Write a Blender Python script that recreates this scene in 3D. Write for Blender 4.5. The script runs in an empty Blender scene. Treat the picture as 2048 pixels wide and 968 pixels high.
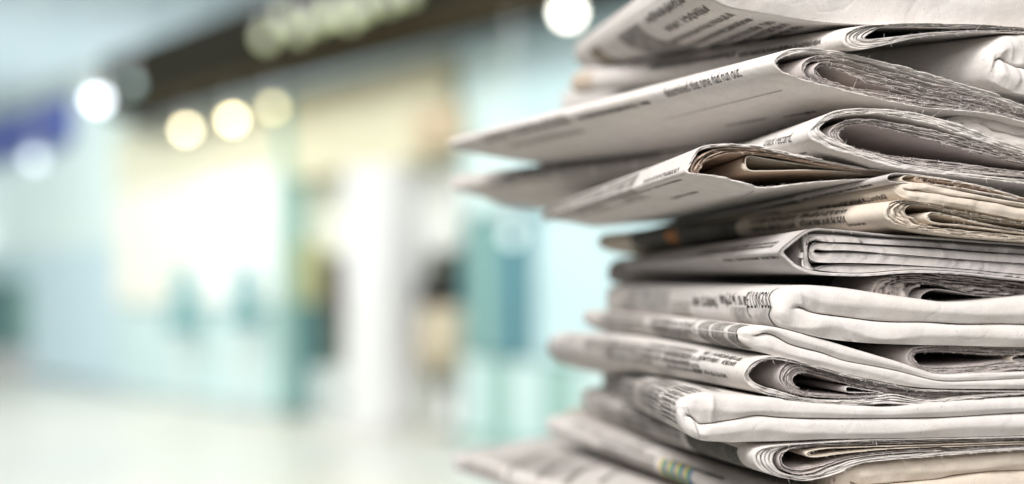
import bpy, bmesh, math, random
import numpy as np
from mathutils import Vector, Matrix

# ----------------------------------------------------------------------------
# camera, world, lamps, exposure
# ----------------------------------------------------------------------------
sc = bpy.context.scene
C = sc.collection
M = 4.70e-4            # tangent per photograph pixel (2048 wide)
HC = 1.05              # lens height above the floor
CX, CY = 1024.0, 590.0  # the optical axis in photograph pixels
random.seed(7)
rng = np.random.default_rng(7)

cam_d = bpy.data.cameras.new('camera')
cam = bpy.data.objects.new('camera', cam_d)
C.objects.link(cam)
cam.location = (0, 0, HC)
cam.rotation_euler = (math.radians(90), 0, 0)
cam_d.sensor_width = 36.0
cam_d.lens = 36.0 / (2048 * M)
cam_d.shift_y = (CY - 484.0) / 2048.0
cam_d.clip_start = 0.02
cam_d.clip_end = 200
cam_d.dof.use_dof = True
cam_d.dof.focus_distance = 0.571
cam_d.dof.aperture_fstop = 1.65
sc.camera = cam

world = bpy.data.worlds.new('World')
sc.world = world
world.use_nodes = True
bg = world.node_tree.nodes['Background']
bg.inputs[0].default_value = (0.86, 0.93, 1.0, 1)
bg.inputs[1].default_value = 0.05

sc.view_settings.view_transform = 'Standard'
sc.view_settings.look = 'None'
sc.view_settings.exposure = 0.0
sc.view_settings.gamma = 1.0
sc.view_settings.use_curve_mapping = False
sc.render.engine = 'CYCLES'
sc.cycles.use_denoising = True
sc.cycles.max_bounces = 7
sc.cycles.diffuse_bounces = 4
sc.cycles.transparent_max_bounces = 8
sc.cycles.sample_clamp_indirect = 6.0


def area(name, loc, target, sx, sy, power, col):
    d = bpy.data.lights.new(name, 'AREA')
    d.shape = 'RECTANGLE'
    d.size, d.size_y = sx, sy
    d.energy = power
    d.color = col
    o = bpy.data.objects.new(name, d)
    C.objects.link(o)
    o.location = loc
    v = Vector(target) - Vector(loc)
    o.rotation_euler = v.to_track_quat('-Z', 'Y').to_euler()
    return o


# two softboxes over the newspapers, then unseen area lights added to brighten the hall
area('softbox_key', (-0.58, -0.30, HC + 1.08), (0.10, 0.66, HC), 0.7, 0.6, 35, (1.0, 0.965, 0.93))
area('softbox_fill', (0.15, -0.95, HC + 0.85), (0.2, 0.62, HC - 0.02), 0.9, 0.7, 16.5, (1.0, 0.96, 0.925))
area('hall_fill_light', (-1.5, 3.6, 4.9), (-2.2, 9.0, 0.6), 5.0, 2.0, 410, (1.0, 0.99, 0.965))  # unseen light, added and aimed to brighten the shop wall
area('hall_fill_light', (-6.0, 8.6, 4.9), (-6.2, 10.6, 0), 5.0, 4.0, 420, (0.99, 0.995, 1.0))
area('added_ceiling_uplight', (-9.5, 17.5, 1.6), (-9.5, 17.6, 5.0), 11.0, 6.0, 430, (0.93, 0.985, 1.0))  # unseen uplight added to brighten the ceiling


# ----------------------------------------------------------------------------
# helpers
# ----------------------------------------------------------------------------
def lin(r, g, b):
    f = lambda c: (c / 255 / 12.92) if c / 255 <= 0.04045 else ((c / 255 + 0.055) / 1.055) ** 2.4
    return (f(r), f(g), f(b), 1.0)


def prop(o, label=None, cat=None, group=None, kind=None):
    if label: o['label'] = label
    if cat: o['category'] = cat
    if group: o['group'] = group
    if kind: o['kind'] = kind
    return o


def mesh_obj(name, verts, faces, mat, parent=None, smooth=True, uv=None, mats=None, midx=None):
    me = bpy.data.meshes.new(name)
    verts = np.asarray(verts, dtype=np.float32)
    if isinstance(faces, np.ndarray):
        nf = len(faces); k = faces.shape[1]
        me.vertices.add(len(verts)); me.vertices.foreach_set('co', verts.ravel())
        me.loops.add(nf * k); me.loops.foreach_set('vertex_index', faces.astype(np.int32).ravel())
        me.polygons.add(nf)
        me.polygons.foreach_set('loop_start', np.arange(0, nf * k, k, dtype=np.int32))
        me.update(calc_edges=True)
    else:
        me.from_pydata(verts.tolist(), [], faces)
    if uv is not None:
        l = me.uv_layers.new(name='UVMap')
        li = np.empty(len(me.loops), dtype=np.int32)
        me.loops.foreach_get('vertex_index', li)
        l.data.foreach_set('uv', np.asarray(uv, dtype=np.float32)[li].ravel())
    for m in (mats or [mat]):
        me.materials.append(m)
    if midx is not None:
        me.polygons.foreach_set('material_index', np.asarray(midx, dtype=np.int32))
    if smooth:
        me.polygons.foreach_set('use_smooth', np.ones(len(me.polygons), dtype=bool))
    me.update()
    o = bpy.data.objects.new(name, me)
    C.objects.link(o)
    if parent is not None:
        o.parent = parent
        o.matrix_parent_inverse = Matrix.Translation(-Vector(parent.location))
    return o


def empty(name, loc):
    o = bpy.data.objects.new(name, None)
    o.empty_display_size = 0.05
    C.objects.link(o)
    o.location = loc
    return o


# ---- node helpers -----------------------------------------------------------
class NT:
    def __init__(self, name):
        self.m = bpy.data.materials.new(name)
        self.m.use_nodes = True
        self.t = self.m.node_tree
        self.t.nodes.clear()
        self.out = self.t.nodes.new('ShaderNodeOutputMaterial')

    def n(self, typ, **kw):
        nd = self.t.nodes.new(typ)
        for k, v in kw.items():
            setattr(nd, k, v)
        return nd

    def link(self, a, b):
        self.t.links.new(a, b)

    def math(self, op, a, b=None, c=None, clamp=False):
        nd = self.n('ShaderNodeMath', operation=op, use_clamp=clamp)
        for i, x in enumerate((a, b, c)):
            if x is None: continue
            if isinstance(x, (int, float)): nd.inputs[i].default_value = x
            else: self.link(x, nd.inputs[i])
        return nd.outputs[0]

    def noise(self, vec, scale, detail=2.0, rough=0.5, dim='3D'):
        nd = self.n('ShaderNodeTexNoise', noise_dimensions=dim)
        nd.inputs['Scale'].default_value = scale
        nd.inputs['Detail'].default_value = detail
        nd.inputs['Roughness'].default_value = rough
        if vec is not None: self.link(vec, nd.inputs['Vector'])
        return nd.outputs[0]

    def mix(self, fac, a, b):
        nd = self.n('ShaderNodeMix', data_type='RGBA')
        for s, x in ((0, fac), (6, a), (7, b)):
            if isinstance(x, (int, float, tuple)): nd.inputs[s].default_value = x
            else: self.link(x, nd.inputs[s])
        return nd.outputs[2]

    def ramp(self, fac, a, b):
        nd = self.n('ShaderNodeMapRange')
        nd.clamp = True
        self.link(fac, nd.inputs[0])
        nd.inputs[1].default_value = a
        nd.inputs[2].default_value = b
        return nd.outputs[0]

    def bsdf(self, col, rough=0.9, spec=0.2, bump=None, bstr=0.2, bdist=0.0002, emit=None, estr=0.0):
        nd = self.n('ShaderNodeBsdfPrincipled')
        if isinstance(col, tuple): nd.inputs['Base Color'].default_value = col
        else: self.link(col, nd.inputs['Base Color'])
        nd.inputs['Roughness'].default_value = rough
        nd.inputs['Specular IOR Level'].default_value = spec
        if bump is not None:
            b = self.n('ShaderNodeBump')
            b.inputs['Strength'].default_value = bstr
            b.inputs['Distance'].default_value = bdist
            self.link(bump, b.inputs['Height'])
            self.link(b.outputs[0], nd.inputs['Normal'])
        if emit is not None:
            nd.inputs['Emission Color'].default_value = emit
            nd.inputs['Emission Strength'].default_value = estr
        self.link(nd.outputs[0], self.out.inputs[0])
        return nd


def paper_base(t, col):
    """newsprint: fine fibres, faint mottling, grey specks"""
    co = t.n('ShaderNodeTexCoord').outputs['Object']
    f1 = t.noise(co, 1500, 3, 0.65)
    f2 = t.noise(co, 95, 3, 0.6)
    f3 = t.noise(co, 620, 1, 0.5)
    dark = t.n('ShaderNodeMix', data_type='RGBA', blend_type='MULTIPLY')
    dark.inputs[0].default_value = 1.0
    if isinstance(col, tuple): dark.inputs[6].default_value = col
    else: t.link(col, dark.inputs[6])
    g = t.math('ADD', t.math('MULTIPLY', t.ramp(f1, 0.3, 0.7), 0.16), t.math('MULTIPLY', t.ramp(f2, 0.3, 0.7), 0.10))
    g = t.math('ADD', g, 0.77)
    speck = t.math('MULTIPLY', t.ramp(f3, 0.72, 0.79), 0.28)
    g = t.math('SUBTRACT', g, speck)
    cmb = t.n('ShaderNodeCombineColor')
    for i in range(3): t.link(g, cmb.inputs[i])
    t.link(cmb.outputs[0], dark.inputs[7])
    wr = t.noise(co, 38, 4, 0.55)
    crease = t.math('ABSOLUTE', t.math('SUBTRACT', t.noise(co, 22, 2, 0.5), 0.5))
    h = t.math('ADD', f1, t.math('MULTIPLY', f2, 2.0))
    h = t.math('ADD', h, t.math('MULTIPLY', wr, 9.0))
    h = t.math('ADD', h, t.math('MULTIPLY', t.ramp(crease, 0.0, 0.03), 1.1))
    warm = t.mix(t.math('MULTIPLY', t.ramp(t.noise(co, 30, 3, 0.6), 0.42, 0.72), 0.16), dark.outputs[2], lin(222, 206, 186))
    return warm, h


_pm = {}


def paper_mat(name, col):
    if name in _pm: return _pm[name]
    t = NT(name)
    c, h = paper_base(t, col)
    t.bsdf(c, 0.92, 0.12, h, 0.45, 0.00025)
    _pm[name] = t.m
    return t.m


WHITE = lin(227, 223, 220)
WARM = lin(224, 213, 199)
GREY = lin(205, 200, 199)
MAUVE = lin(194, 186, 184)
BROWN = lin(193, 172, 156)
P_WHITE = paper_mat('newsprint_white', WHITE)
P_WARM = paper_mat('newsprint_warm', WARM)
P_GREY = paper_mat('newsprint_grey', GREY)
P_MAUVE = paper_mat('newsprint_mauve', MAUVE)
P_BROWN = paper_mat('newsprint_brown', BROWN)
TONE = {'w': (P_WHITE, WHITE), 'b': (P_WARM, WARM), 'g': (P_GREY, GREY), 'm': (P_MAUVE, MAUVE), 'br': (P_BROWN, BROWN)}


def make_text_mat(name, ink, bold):
    """rows of small type: one UV unit is one line; paper tone from the object colour"""
    t = NT(name)
    uv = t.n('ShaderNodeTexCoord').outputs['UV']
    sep = t.n('ShaderNodeSeparateXYZ'); t.link(uv, sep.inputs[0])
    x, y = sep.outputs[0], sep.outputs[1]
    row = t.math('FLOOR', y)
    fy = t.math('FRACT', y)

    def vec(a, b):
        cb = t.n('ShaderNodeCombineXYZ')
        t.link(a, cb.inputs[0]); t.link(b, cb.inputs[1])
        return cb.outputs[0]
    r17 = t.math('MULTIPLY', row, 17.31)
    word = t.noise(vec(x, r17), 0.55, 0, 0.5, '2D')
    gaps = t.ramp(t.math('ABSOLUTE', t.math('SUBTRACT', word, 0.5)), 0.006, 0.018)
    asc = t.noise(vec(t.math('MULTIPLY', x, 3.1), r17), 1.3, 0, 0.5, '2D')
    top = t.math('ADD', 0.74, t.math('MULTIPLY', t.math('GREATER_THAN', asc, 0.56), 0.18))
    bot = t.math('SUBTRACT', 0.18, t.math('MULTIPLY', t.math('GREATER_THAN', asc, 0.66), 0.15))
    band = t.math('MULTIPLY', t.math('LESS_THAN', fy, top), t.math('GREATER_THAN', fy, bot))
    let = t.noise(vec(t.math('MULTIPLY', x, 6.0), t.math('ADD', r17, t.math('MULTIPLY', fy, 1.5))), 1.25, 1.5, 0.55, '2D')
    lm = t.ramp(let, 0.47 - bold, 0.53 - bold)
    ink_m = t.math('MULTIPLY', t.math('MULTIPLY', band, lm), gaps)
    nd = t.bsdf(ink, 0.92, 0.12)
    tr = t.n('ShaderNodeBsdfTransparent')
    mx = t.n('ShaderNodeMixShader')
    t.link(t.math('MULTIPLY', ink_m, 0.86), mx.inputs[0])
    t.link(tr.outputs[0], mx.inputs[1]); t.link(nd.outputs[0], mx.inputs[2])
    t.link(mx.outputs[0], t.out.inputs[0])
    return t.m


T_SMALL = make_text_mat('printed_small_type', lin(118, 113, 110), 0.03)
T_FAINT = make_text_mat('printed_faint_type', lin(146, 141, 138), 0.03)
T_BOLD = make_text_mat('printed_bold_type', lin(88, 84, 81), 0.05)


def make_photo_mat(name, a, b, scale, halft=True):
    t = NT(name)
    uv = t.n('ShaderNodeTexCoord').outputs['UV']
    n1 = t.noise(uv, scale, 4, 0.6)
    c = t.mix(t.ramp(n1, 0.36, 0.64), a, b)
    co = t.n('ShaderNodeTexCoord').outputs['Object']
    f = t.noise(co, 1500, 2, 0.6)
    d = t.mix(t.math('MULTIPLY', t.ramp(f, 0.45, 0.7), 0.22), c, WHITE)
    t.bsdf(d, 0.9, 0.15, f, 0.4, 0.0002)
    return t.m


PH_DARK = make_photo_mat('dark_picture_and_shade', lin(70, 70, 66), lin(96, 95, 90), 0.05)  # serves print and also shade painted on overhung sides
PH_MID = make_photo_mat('grey_picture_and_shade', lin(118, 115, 112), lin(165, 161, 157), 0.12)
PH_SOFT = make_photo_mat('printed_soft_picture', lin(150, 147, 145), lin(205, 201, 198), 0.07)


def plain(name, col, rough=0.9, spec=0.15, nscale=0, emit=None, estr=0.0, metal=0.0):
    t = NT(name)
    c = col
    b = None
    if nscale:
        co = t.n('ShaderNodeTexCoord').outputs['Object']
        f = t.noise(co, nscale, 3, 0.6)
        c = t.mix(t.math('MULTIPLY', t.ramp(f, 0.35, 0.7), 0.25), col, tuple(x * 0.7 for x in col[:3]) + (1,))
        b = f
    nd = t.bsdf(c, rough, spec, b, 0.1, 0.002, emit, estr)
    nd.inputs['Metallic'].default_value = metal
    return t.m


INK = plain('printing_ink', lin(52, 49, 47), 0.85, 0.2, 2500)
INK_SOFT = plain('faded_ink', lin(120, 115, 111), 0.85, 0.2, 2500)
INK_YEL = plain('yellow_ink', lin(236, 200, 92), 0.85, 0.2, 2500)
INK_GRN = plain('green_ink', lin(62, 172, 84), 0.85, 0.2, 2500)
INK_BLU = plain('blue_ink', lin(48, 104, 180), 0.85, 0.2, 2500)
INK_ORG = plain('orange_ink', lin(196, 140, 100), 0.85, 0.2, 2500)
FUZZ = plain('paper_fibre', lin(232, 228, 224), 0.95, 0.1)


# ---- curves -----------------------------------------------------------------
def catmull(pts, per=14):
    p = np.asarray(pts, float)
    p = np.vstack([2 * p[0] - p[1], p, 2 * p[-1] - p[-2]])
    out = []
    for i in range(1, len(p) - 2):
        p0, p1, p2, p3 = p[i - 1], p[i], p[i + 1], p[i + 2]
        d = [max(np.linalg.norm(b - a), 1e-9) ** 0.5 for a, b in ((p0, p1), (p1, p2), (p2, p3))]
        t0 = 0; t1 = d[0]; t2 = t1 + d[1]; t3 = t2 + d[2]
        tt = np.linspace(t1, t2, per, endpoint=False)[:, None]
        A1 = (t1 - tt) / (t1 - t0) * p0 + (tt - t0) / (t1 - t0) * p1
        A2 = (t2 - tt) / (t2 - t1) * p1 + (tt - t1) / (t2 - t1) * p2
        A3 = (t3 - tt) / (t3 - t2) * p2 + (tt - t2) / (t3 - t2) * p3
        B1 = (t2 - tt) / (t2 - t0) * A1 + (tt - t0) / (t2 - t0) * A2
        B2 = (t3 - tt) / (t3 - t1) * A2 + (tt - t1) / (t3 - t1) * A3
        out.append((t2 - tt) / (t2 - t1) * B1 + (tt - t1) / (t2 - t1) * B2)
    out.append(p[-2][None, :])
    return np.vstack(out)


def arclen(q):
    return np.concatenate([[0], np.cumsum(np.linalg.norm(np.diff(q, axis=0), axis=1))])


def resample(q, n):
    a = arclen(q)
    s = np.linspace(0, a[-1], n)
    return np.stack([np.interp(s, a, q[:, k]) for k in range(q.shape[1])], 1)


def snoise(n, step, amp, r=None):
    r = r or rng
    k = max(4, int(n / step) + 3)
    v = r.normal(size=k)
    x = np.linspace(0, k - 1.001, n)
    i = x.astype(int); f = x - i
    f = f * f * (3 - 2 * f)
    return amp * (v[i] * (1 - f) + v[np.minimum(i + 1, k - 1)] * f)


def ray(px, py):
    return np.array([(px - CX) * M, 1.0, -(py - CY) * M])


CAMP = np.array([0, 0, HC])


def at(px, py, d):
    return CAMP + ray(px, py) * d


# ----------------------------------------------------------------------------
# background: floor, ceiling and a shop front seen far out of focus
# ----------------------------------------------------------------------------
exec_bg = True
WP0 = np.array([-1.70, 8.94]); WD = np.array([-0.978, 1.0]); WD = WD / np.linalg.norm(WD)
WN = np.array([-WD[1], WD[0]])      # towards the lens
if WN[1] > 0: WN = -WN


def wall_at(px, off=0.0):
    """point of the shop-front line seen in column px, moved off metres towards the hall"""
    k = (px - CX) * M
    p0 = WP0 + WN * off
    # (p0 + a*WD).x = k * (p0 + a*WD).y
    a = (k * p0[1] - p0[0]) / (WD[0] - k * WD[1])
    return p0 + a * WD


def zpix(px, py, off=0.0):
    p = wall_at(px, off)
    return HC - (py - CY) * M * p[1]


def slab(name, mat, x0, x1, z0, z1, off0, off1, parent=None, bev=0.012):
    """a box standing along the shop-front line between photograph columns x0 and x1"""
    a = wall_at(x0, off0); b = wall_at(x1, off0)
    th = off1 - off0
    pts = []
    for z in (z0, z1):
        for q in (a, b, b + WN * th, a + WN * th):
            pts.append((q[0], q[1], z))
    bm = bmesh.new()
    vs = [bm.verts.new(p) for p in pts]
    for f in ((0, 1, 2, 3), (4, 7, 6, 5), (0, 4, 5, 1), (1, 5, 6, 2), (2, 6, 7, 3), (3, 7, 4, 0)):
        bm.faces.new([vs[i] for i in f])
    bmesh.ops.recalc_face_normals(bm, faces=bm.faces)
    bmesh.ops.bevel(bm, geom=list(bm.edges), offset=bev, segments=2, affect='EDGES')
    me = bpy.data.meshes.new(name)
    bm.to_mesh(me); bm.free()
    me.materials.append(mat)
    o = bpy.data.objects.new(name, me)
    C.objects.link(o)
    if parent is not None:
        o.parent = parent
        o.matrix_parent_inverse = Matrix.Translation(-Vector(parent.location))
    return o


def floor_mat():
    t = NT('pale_polished_floor')
    co = t.n('ShaderNodeTexCoord').outputs['Object']
    f = t.noise(co, 0.55, 3, 0.5)
    c = t.mix(t.ramp(f, 0.35, 0.65), lin(230, 225, 211), lin(214, 215, 210))
    br = t.n('ShaderNodeTexBrick')
    t.link(co, br.inputs['Vector'])
    br.offset = 0.0
    br.inputs['Scale'].default_value = 1.0
    br.inputs['Brick Width'].default_value = 1.2
    br.inputs['Row Height'].default_value = 1.2
    br.inputs['Mortar Size'].default_value = 0.012
    br.inputs['Color1'].default_value = (1, 1, 1, 1); br.inputs['Color2'].default_value = (0.93, 0.94, 0.95, 1)
    br.inputs['Mortar'].default_value = (0.6, 0.62, 0.64, 1)
    mx = t.n('ShaderNodeMix', data_type='RGBA', blend_type='MULTIPLY')
    mx.inputs[0].default_value = 1
    t.link(c, mx.inputs[6]); t.link(br.outputs[0], mx.inputs[7])
    t.bsdf(mx.outputs[2], 0.28, 0.4)
    return t.m


prop(mesh_obj('floor', [(-16, -2, 0), (8, -2, 0), (8, 26, 0), (-16, 26, 0)], [(0, 1, 2, 3)], floor_mat(), smooth=False), kind='structure')
prop(mesh_obj('ceiling', [(-16, 4.5, 5.0), (-16, 26, 5.0), (8, 26, 5.0), (8, 4.5, 5.0)], [(0, 1, 2, 3)],
              plain('pale_blue_ceiling', lin(206, 220, 224), 0.8, 0.1, 1.5), smooth=False), kind='structure')


def lit(name, rgb, e):  # own glow added in the panel colour, standing in for shop lighting
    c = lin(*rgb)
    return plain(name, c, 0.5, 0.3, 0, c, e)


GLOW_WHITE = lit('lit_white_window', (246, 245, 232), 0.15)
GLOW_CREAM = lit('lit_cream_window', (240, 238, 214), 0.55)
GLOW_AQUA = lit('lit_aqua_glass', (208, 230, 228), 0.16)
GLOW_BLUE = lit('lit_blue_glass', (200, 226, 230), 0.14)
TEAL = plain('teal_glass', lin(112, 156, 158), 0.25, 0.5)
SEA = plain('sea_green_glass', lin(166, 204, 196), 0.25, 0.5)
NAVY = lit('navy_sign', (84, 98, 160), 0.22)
DARK = plain('dark_fascia_metal', lin(40, 39, 32), 0.85, 0.05, 3)
CREAM = plain('cream_wall_paint', lin(232, 228, 200), 0.9, 0.1, 2)
PILL = plain('white_column_paint', lin(242, 243, 243), 0.8, 0.15, 2)
SHADE = plain('grey_green_interior', lin(170, 175, 162), 0.9, 0.1, 2)
BRN = plain('brown_board', lin(206, 188, 160), 0.8, 0.1, 4)
TAN = plain('tan_fabric', lin(200, 188, 164), 0.9, 0.1, 8)
BLK = plain('black_leather', lin(26, 24, 22), 0.6, 0.3, 8)
MAROON = plain('maroon_cloth', lin(74, 28, 38), 0.9, 0.1, 8)
OLIVE = plain('yellow_green_panel', lin(204, 206, 160), 0.8, 0.1, 3)

pf = wall_at(620)


def shop(name, label, cat, px):
    p = wall_at(px)
    return prop(empty(name, (p[0], p[1], 0)), label, cat)


ZF0 = zpix(500, 158, 0.46) + 0.05
ZF1 = zpix(285, 88, 0.45)
# the long dark fascia with its spotlights
fa = shop('shop_fascia', 'long dark fascia slanting down across the blurred hall', 'fascia', 600)
slab('fascia_board', DARK, 283, 1720, ZF0, ZF1, 0.02, 0.45, fa)
slab('fascia_lip', plain('brown_fascia_lip', lin(66, 57, 40), 0.8, 0.1), 290, 1715, ZF0 - 0.05, ZF0 + 0.03, 0.30, 0.47, fa)
# bright lit shop window
w1 = shop('shop_window', 'bright white lit shop window with pale aqua glass below', 'shop window', 430)
slab('glow_panel', lit('lit_cream_panel', (240, 238, 212), 0.06), 262, 604, 2.2, ZF0 - 0.06, -0.25, -0.05, w1)
slab('glow_panel', GLOW_WHITE, 262, 430, 0.95, 2.18, -0.25, -0.05, w1)
slab('glow_panel', lit('lit_bright_panel', (248, 250, 244), 0.24), 432, 604, 0.95, 2.18, -0.25, -0.05, w1)
slab('glass_panel', GLOW_AQUA, 262, 420, 0.05, 0.92, -0.22, -0.04, w1)
slab('glass_panel', GLOW_AQUA, 424, 600, 0.05, 0.92, -0.22, -0.04, w1)
slab('window_base', plain('window_base_grey', lin(206, 216, 216), 0.6, 0.2), 255, 612, 0, 0.06, -0.25, 0.06, w1)
slab('mullion', SEA, 602, 616, 0.06, ZF0 - 0.06, -0.2, 0.05, w1)
# display figures in the window
for i, (a, b, y0, y1) in enumerate(((345, 388, 540, 660), (470, 512, 535, 650))):
    d = shop('display_dress', ['teal dress shape standing in the lit window, the left of two',
                               'teal dress shape standing in the lit window, the right of two'][i], 'dress', (a + b) / 2)
    zt, zb = zpix(a, y0, 0.1), zpix(a, y1, 0.1)
    q = wall_at((a + b) / 2, 0.14)
    prof = [(0.02, zb - 0.0), (0.19, zb + 0.01), (0.15, zb + 0.3 * (zt - zb)), (0.08, zb + 0.55 * (zt - zb)), (0.13, zb + 0.8 * (zt - zb)), (0.10, zt - 0.05), (0.035, zt), (0.03, zt + 0.06)]
    vs, fs = [], []
    for r, z in prof:
        for k in range(14):
            an = k * 2 * math.pi / 14
            vs.append((q[0] + r * math.cos(an), q[1] + 0.6 * r * math.sin(an), z))
    for j in range(len(prof) - 1):
        for k in range(14):
            fs.append((j * 14 + k, j * 14 + (k + 1) % 14, (j + 1) * 14 + (k + 1) % 14, (j + 1) * 14 + k))
    mesh_obj('bodice', vs, fs, plain('teal_cloth', lin(132, 178, 182), 0.9, 0.1), d)
    mesh_obj('stand', [(q[0] - .02, q[1], 0.06), (q[0] + .02, q[1], 0.06), (q[0] + .02, q[1] + .03, 0.06), (q[0] - .02, q[1] + .03, 0.06),
                       (q[0] - .02, q[1], zb + .02), (q[0] + .02, q[1], zb + .02), (q[0] + .02, q[1] + .03, zb + .02), (q[0] - .02, q[1] + .03, zb + .02)],
             [(0, 1, 5, 4), (1, 2, 6, 5), (2, 3, 7, 6), (3, 0, 4, 7)], PILL, d, smooth=False)
# shop entrance in the middle
w2 = shop('shop_entrance', 'cream wall over a shaded shop entrance between white columns', 'shop entrance', 760)
slab('upper_wall', CREAM, 618, 950, 2.05, ZF0 - 0.055, -0.30, -0.02, w2)
slab('glow_panel', GLOW_WHITE, 640, 846, 1.40, 2.04, -0.55, -0.35, w2)
slab('glow_panel', lit('glowing_pale_wall', (226, 228, 222), 0.35), 846, 950, 1.40, 2.04, -0.55, -0.35, w2)
slab('back_wall', SHADE, 640, 950, 0.02, 1.40, -0.9, -0.7, w2)
slab('brown_sign', BRN, 840, 930, 2.12, 2.40, 0.0, 0.08, w2)
slab('side_panel', OLIVE, 618, 650, 0.98, 1.5, -0.34, -0.06, w2)
slab('side_panel', TEAL, 618, 646, 0.02, 0.97, -0.34, -0.06, w2)
slab('low_counter', plain('counter_white', lin(218, 226, 224), 0.5, 0.3), 655, 780, 0.0, 0.42, -0.5, -0.2, w2)
slab('low_counter', plain('counter_white', lin(214, 218, 208), 0.5, 0.3), 850, 950, 0.0, 0.38, -0.5, -0.2, w2)
wc = shop('white_column', 'broad white column standing in the shaded shop entrance', 'column', 815)
slab('shaft', PILL, 772, 858, 0.08, 2.05, -0.3, 0.12, wc)
slab('base', PILL, 766, 864, 0.0, 0.08, -0.34, 0.16, wc)
# goods in the entrance


def lump(name, mat, px, py0, py1, halfw, parent, off, prof):
    q = wall_at(px, off)
    z0, z1 = zpix(px, py1, off), zpix(px, py0, off)
    vs, fs = [], []
    for h, r in prof:
        for k in range(16):
            an = k * 2 * math.pi / 16
            vs.append((q[0] + halfw * r * math.cos(an), q[1] + 0.55 * halfw * r * math.sin(an), z0 + h * (z1 - z0)))
    for j in range(len(prof) - 1):
        for k in range(16):
            fs.append((j * 16 + k, j * 16 + (k + 1) % 16, (j + 1) * 16 + (k + 1) % 16, (j + 1) * 16 + k))
    fs.append(tuple(range(15, -1, -1))); n = (len(prof) - 1) * 16
    fs.append(tuple(range(n, n + 16)))
    return mesh_obj(name, vs, fs, mat, parent)


co_ = shop('hanging_coat', 'dark maroon coat hanging in the shaded entrance', 'coat', 705)
lump('coat_body', MAROON, 708, 532, 650, 0.19, co_, -0.25, [(0, 0.7), (0.1, 0.85), (0.5, 0.8), (0.85, 1.0), (0.95, 0.7), (1.0, 0.2)])
lump('stand', plain('stand_grey', lin(110, 118, 112), 0.5, 0.3), 700, 640, 800, 0.09, co_, -0.26, [(0, 1.6), (0.03, 1.6), (0.05, 0.5), (1, 0.4)])
bg_ = shop('display_figure', 'black topped tan figure beside the white column', 'mannequin', 895)
lump('jacket', BLK, 896, 545, 612, 0.24, bg_, -0.1, [(0, 0.9), (0.3, 1.0), (0.75, 0.9), (0.95, 0.5), (1.0, 0.2)])
lump('skirt', TAN, 900, 612, 740, 0.24, bg_, -0.1, [(0, 1.1), (0.4, 1.0), (1.0, 0.85)])
lump('stand', PILL, 900, 740, 850, 0.07, bg_, -0.1, [(0, 2.2), (0.05, 2.2), (0.08, 0.7), (1, 0.6)])
# glazed shop at the right
w3 = shop('glazed_shop_front', 'teal glazed shop front behind the newspaper stack', 'shop front', 1080)
slab('glass_panel', GLOW_AQUA, 952, 1062, 1.62, ZF0 - 0.06, -0.2, -0.05, w3)
slab('glass_panel', GLOW_BLUE, 1064, 1720, 1.62, ZF0 - 0.06, -0.2, -0.05, w3)
slab('glass_panel', TEAL, 952, 982, 0.62, 1.60, -0.2, -0.05, w3)
slab('glass_panel', SEA, 984, 1012, 0.62, 1.60, -0.2, -0.05, w3)
slab('glass_panel', plain('deep_teal_glass', lin(104, 150, 160), 0.25, 0.5), 1014, 1098, 0.62, 1.60, -0.2, -0.05, w3)
slab('glass_panel', GLOW_BLUE, 1100, 1720, 0.62, 1.60, -0.2, -0.05, w3)
for k_, (xa, xb) in enumerate(((952, 1000), (1002, 1050), (1052, 1110), (1112, 1180), (1182, 1720))):
    slab('glass_panel', SEA if k_ % 2 else GLOW_AQUA, xa, xb, 0.05, 0.60, -0.2, -0.05, w3)
slab('sill', SEA, 952, 1720, 0.0, 0.05, -0.2, 0.0, w3)
# blue shop far left
w4 = shop('blue_shop_front', 'pale blue shop front with a navy sign at the far left', 'shop front', 120)
slab('sign_panel', NAVY, -420, 150, 2.85, 3.38, -0.1, 0.08, w4)
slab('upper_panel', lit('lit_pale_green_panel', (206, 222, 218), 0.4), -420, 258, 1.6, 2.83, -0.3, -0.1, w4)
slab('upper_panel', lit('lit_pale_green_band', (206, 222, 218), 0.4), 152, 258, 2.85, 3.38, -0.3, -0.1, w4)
slab('glass_panel', lit('lit_sky_blue_glass', (200, 222, 228), 0.25), 92, 256, 0.05, 1.58, -0.3, -0.1, w4)
slab('glass_panel', TEAL, -420, 40, 0.35, 1.2, -0.3, -0.1, w4)
slab('glass_panel', SEA, 42, 88, 0.35, 1.2, -0.3, -0.1, w4)
slab('window_base', PILL, -420, 90, 0.0, 0.33, -0.3, -0.1, w4)
slab('glass_panel', GLOW_BLUE, -420, 88, 1.22, 1.58, -0.3, -0.1, w4)
slab('bulkhead', plain('pale_grey_bulkhead', lin(206, 218, 214), 0.8, 0.1, 2), -420, 281, 3.4, 3.7, -0.3, -0.05, w4)

# lamps that show as discs of light
_bulb = {}


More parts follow.
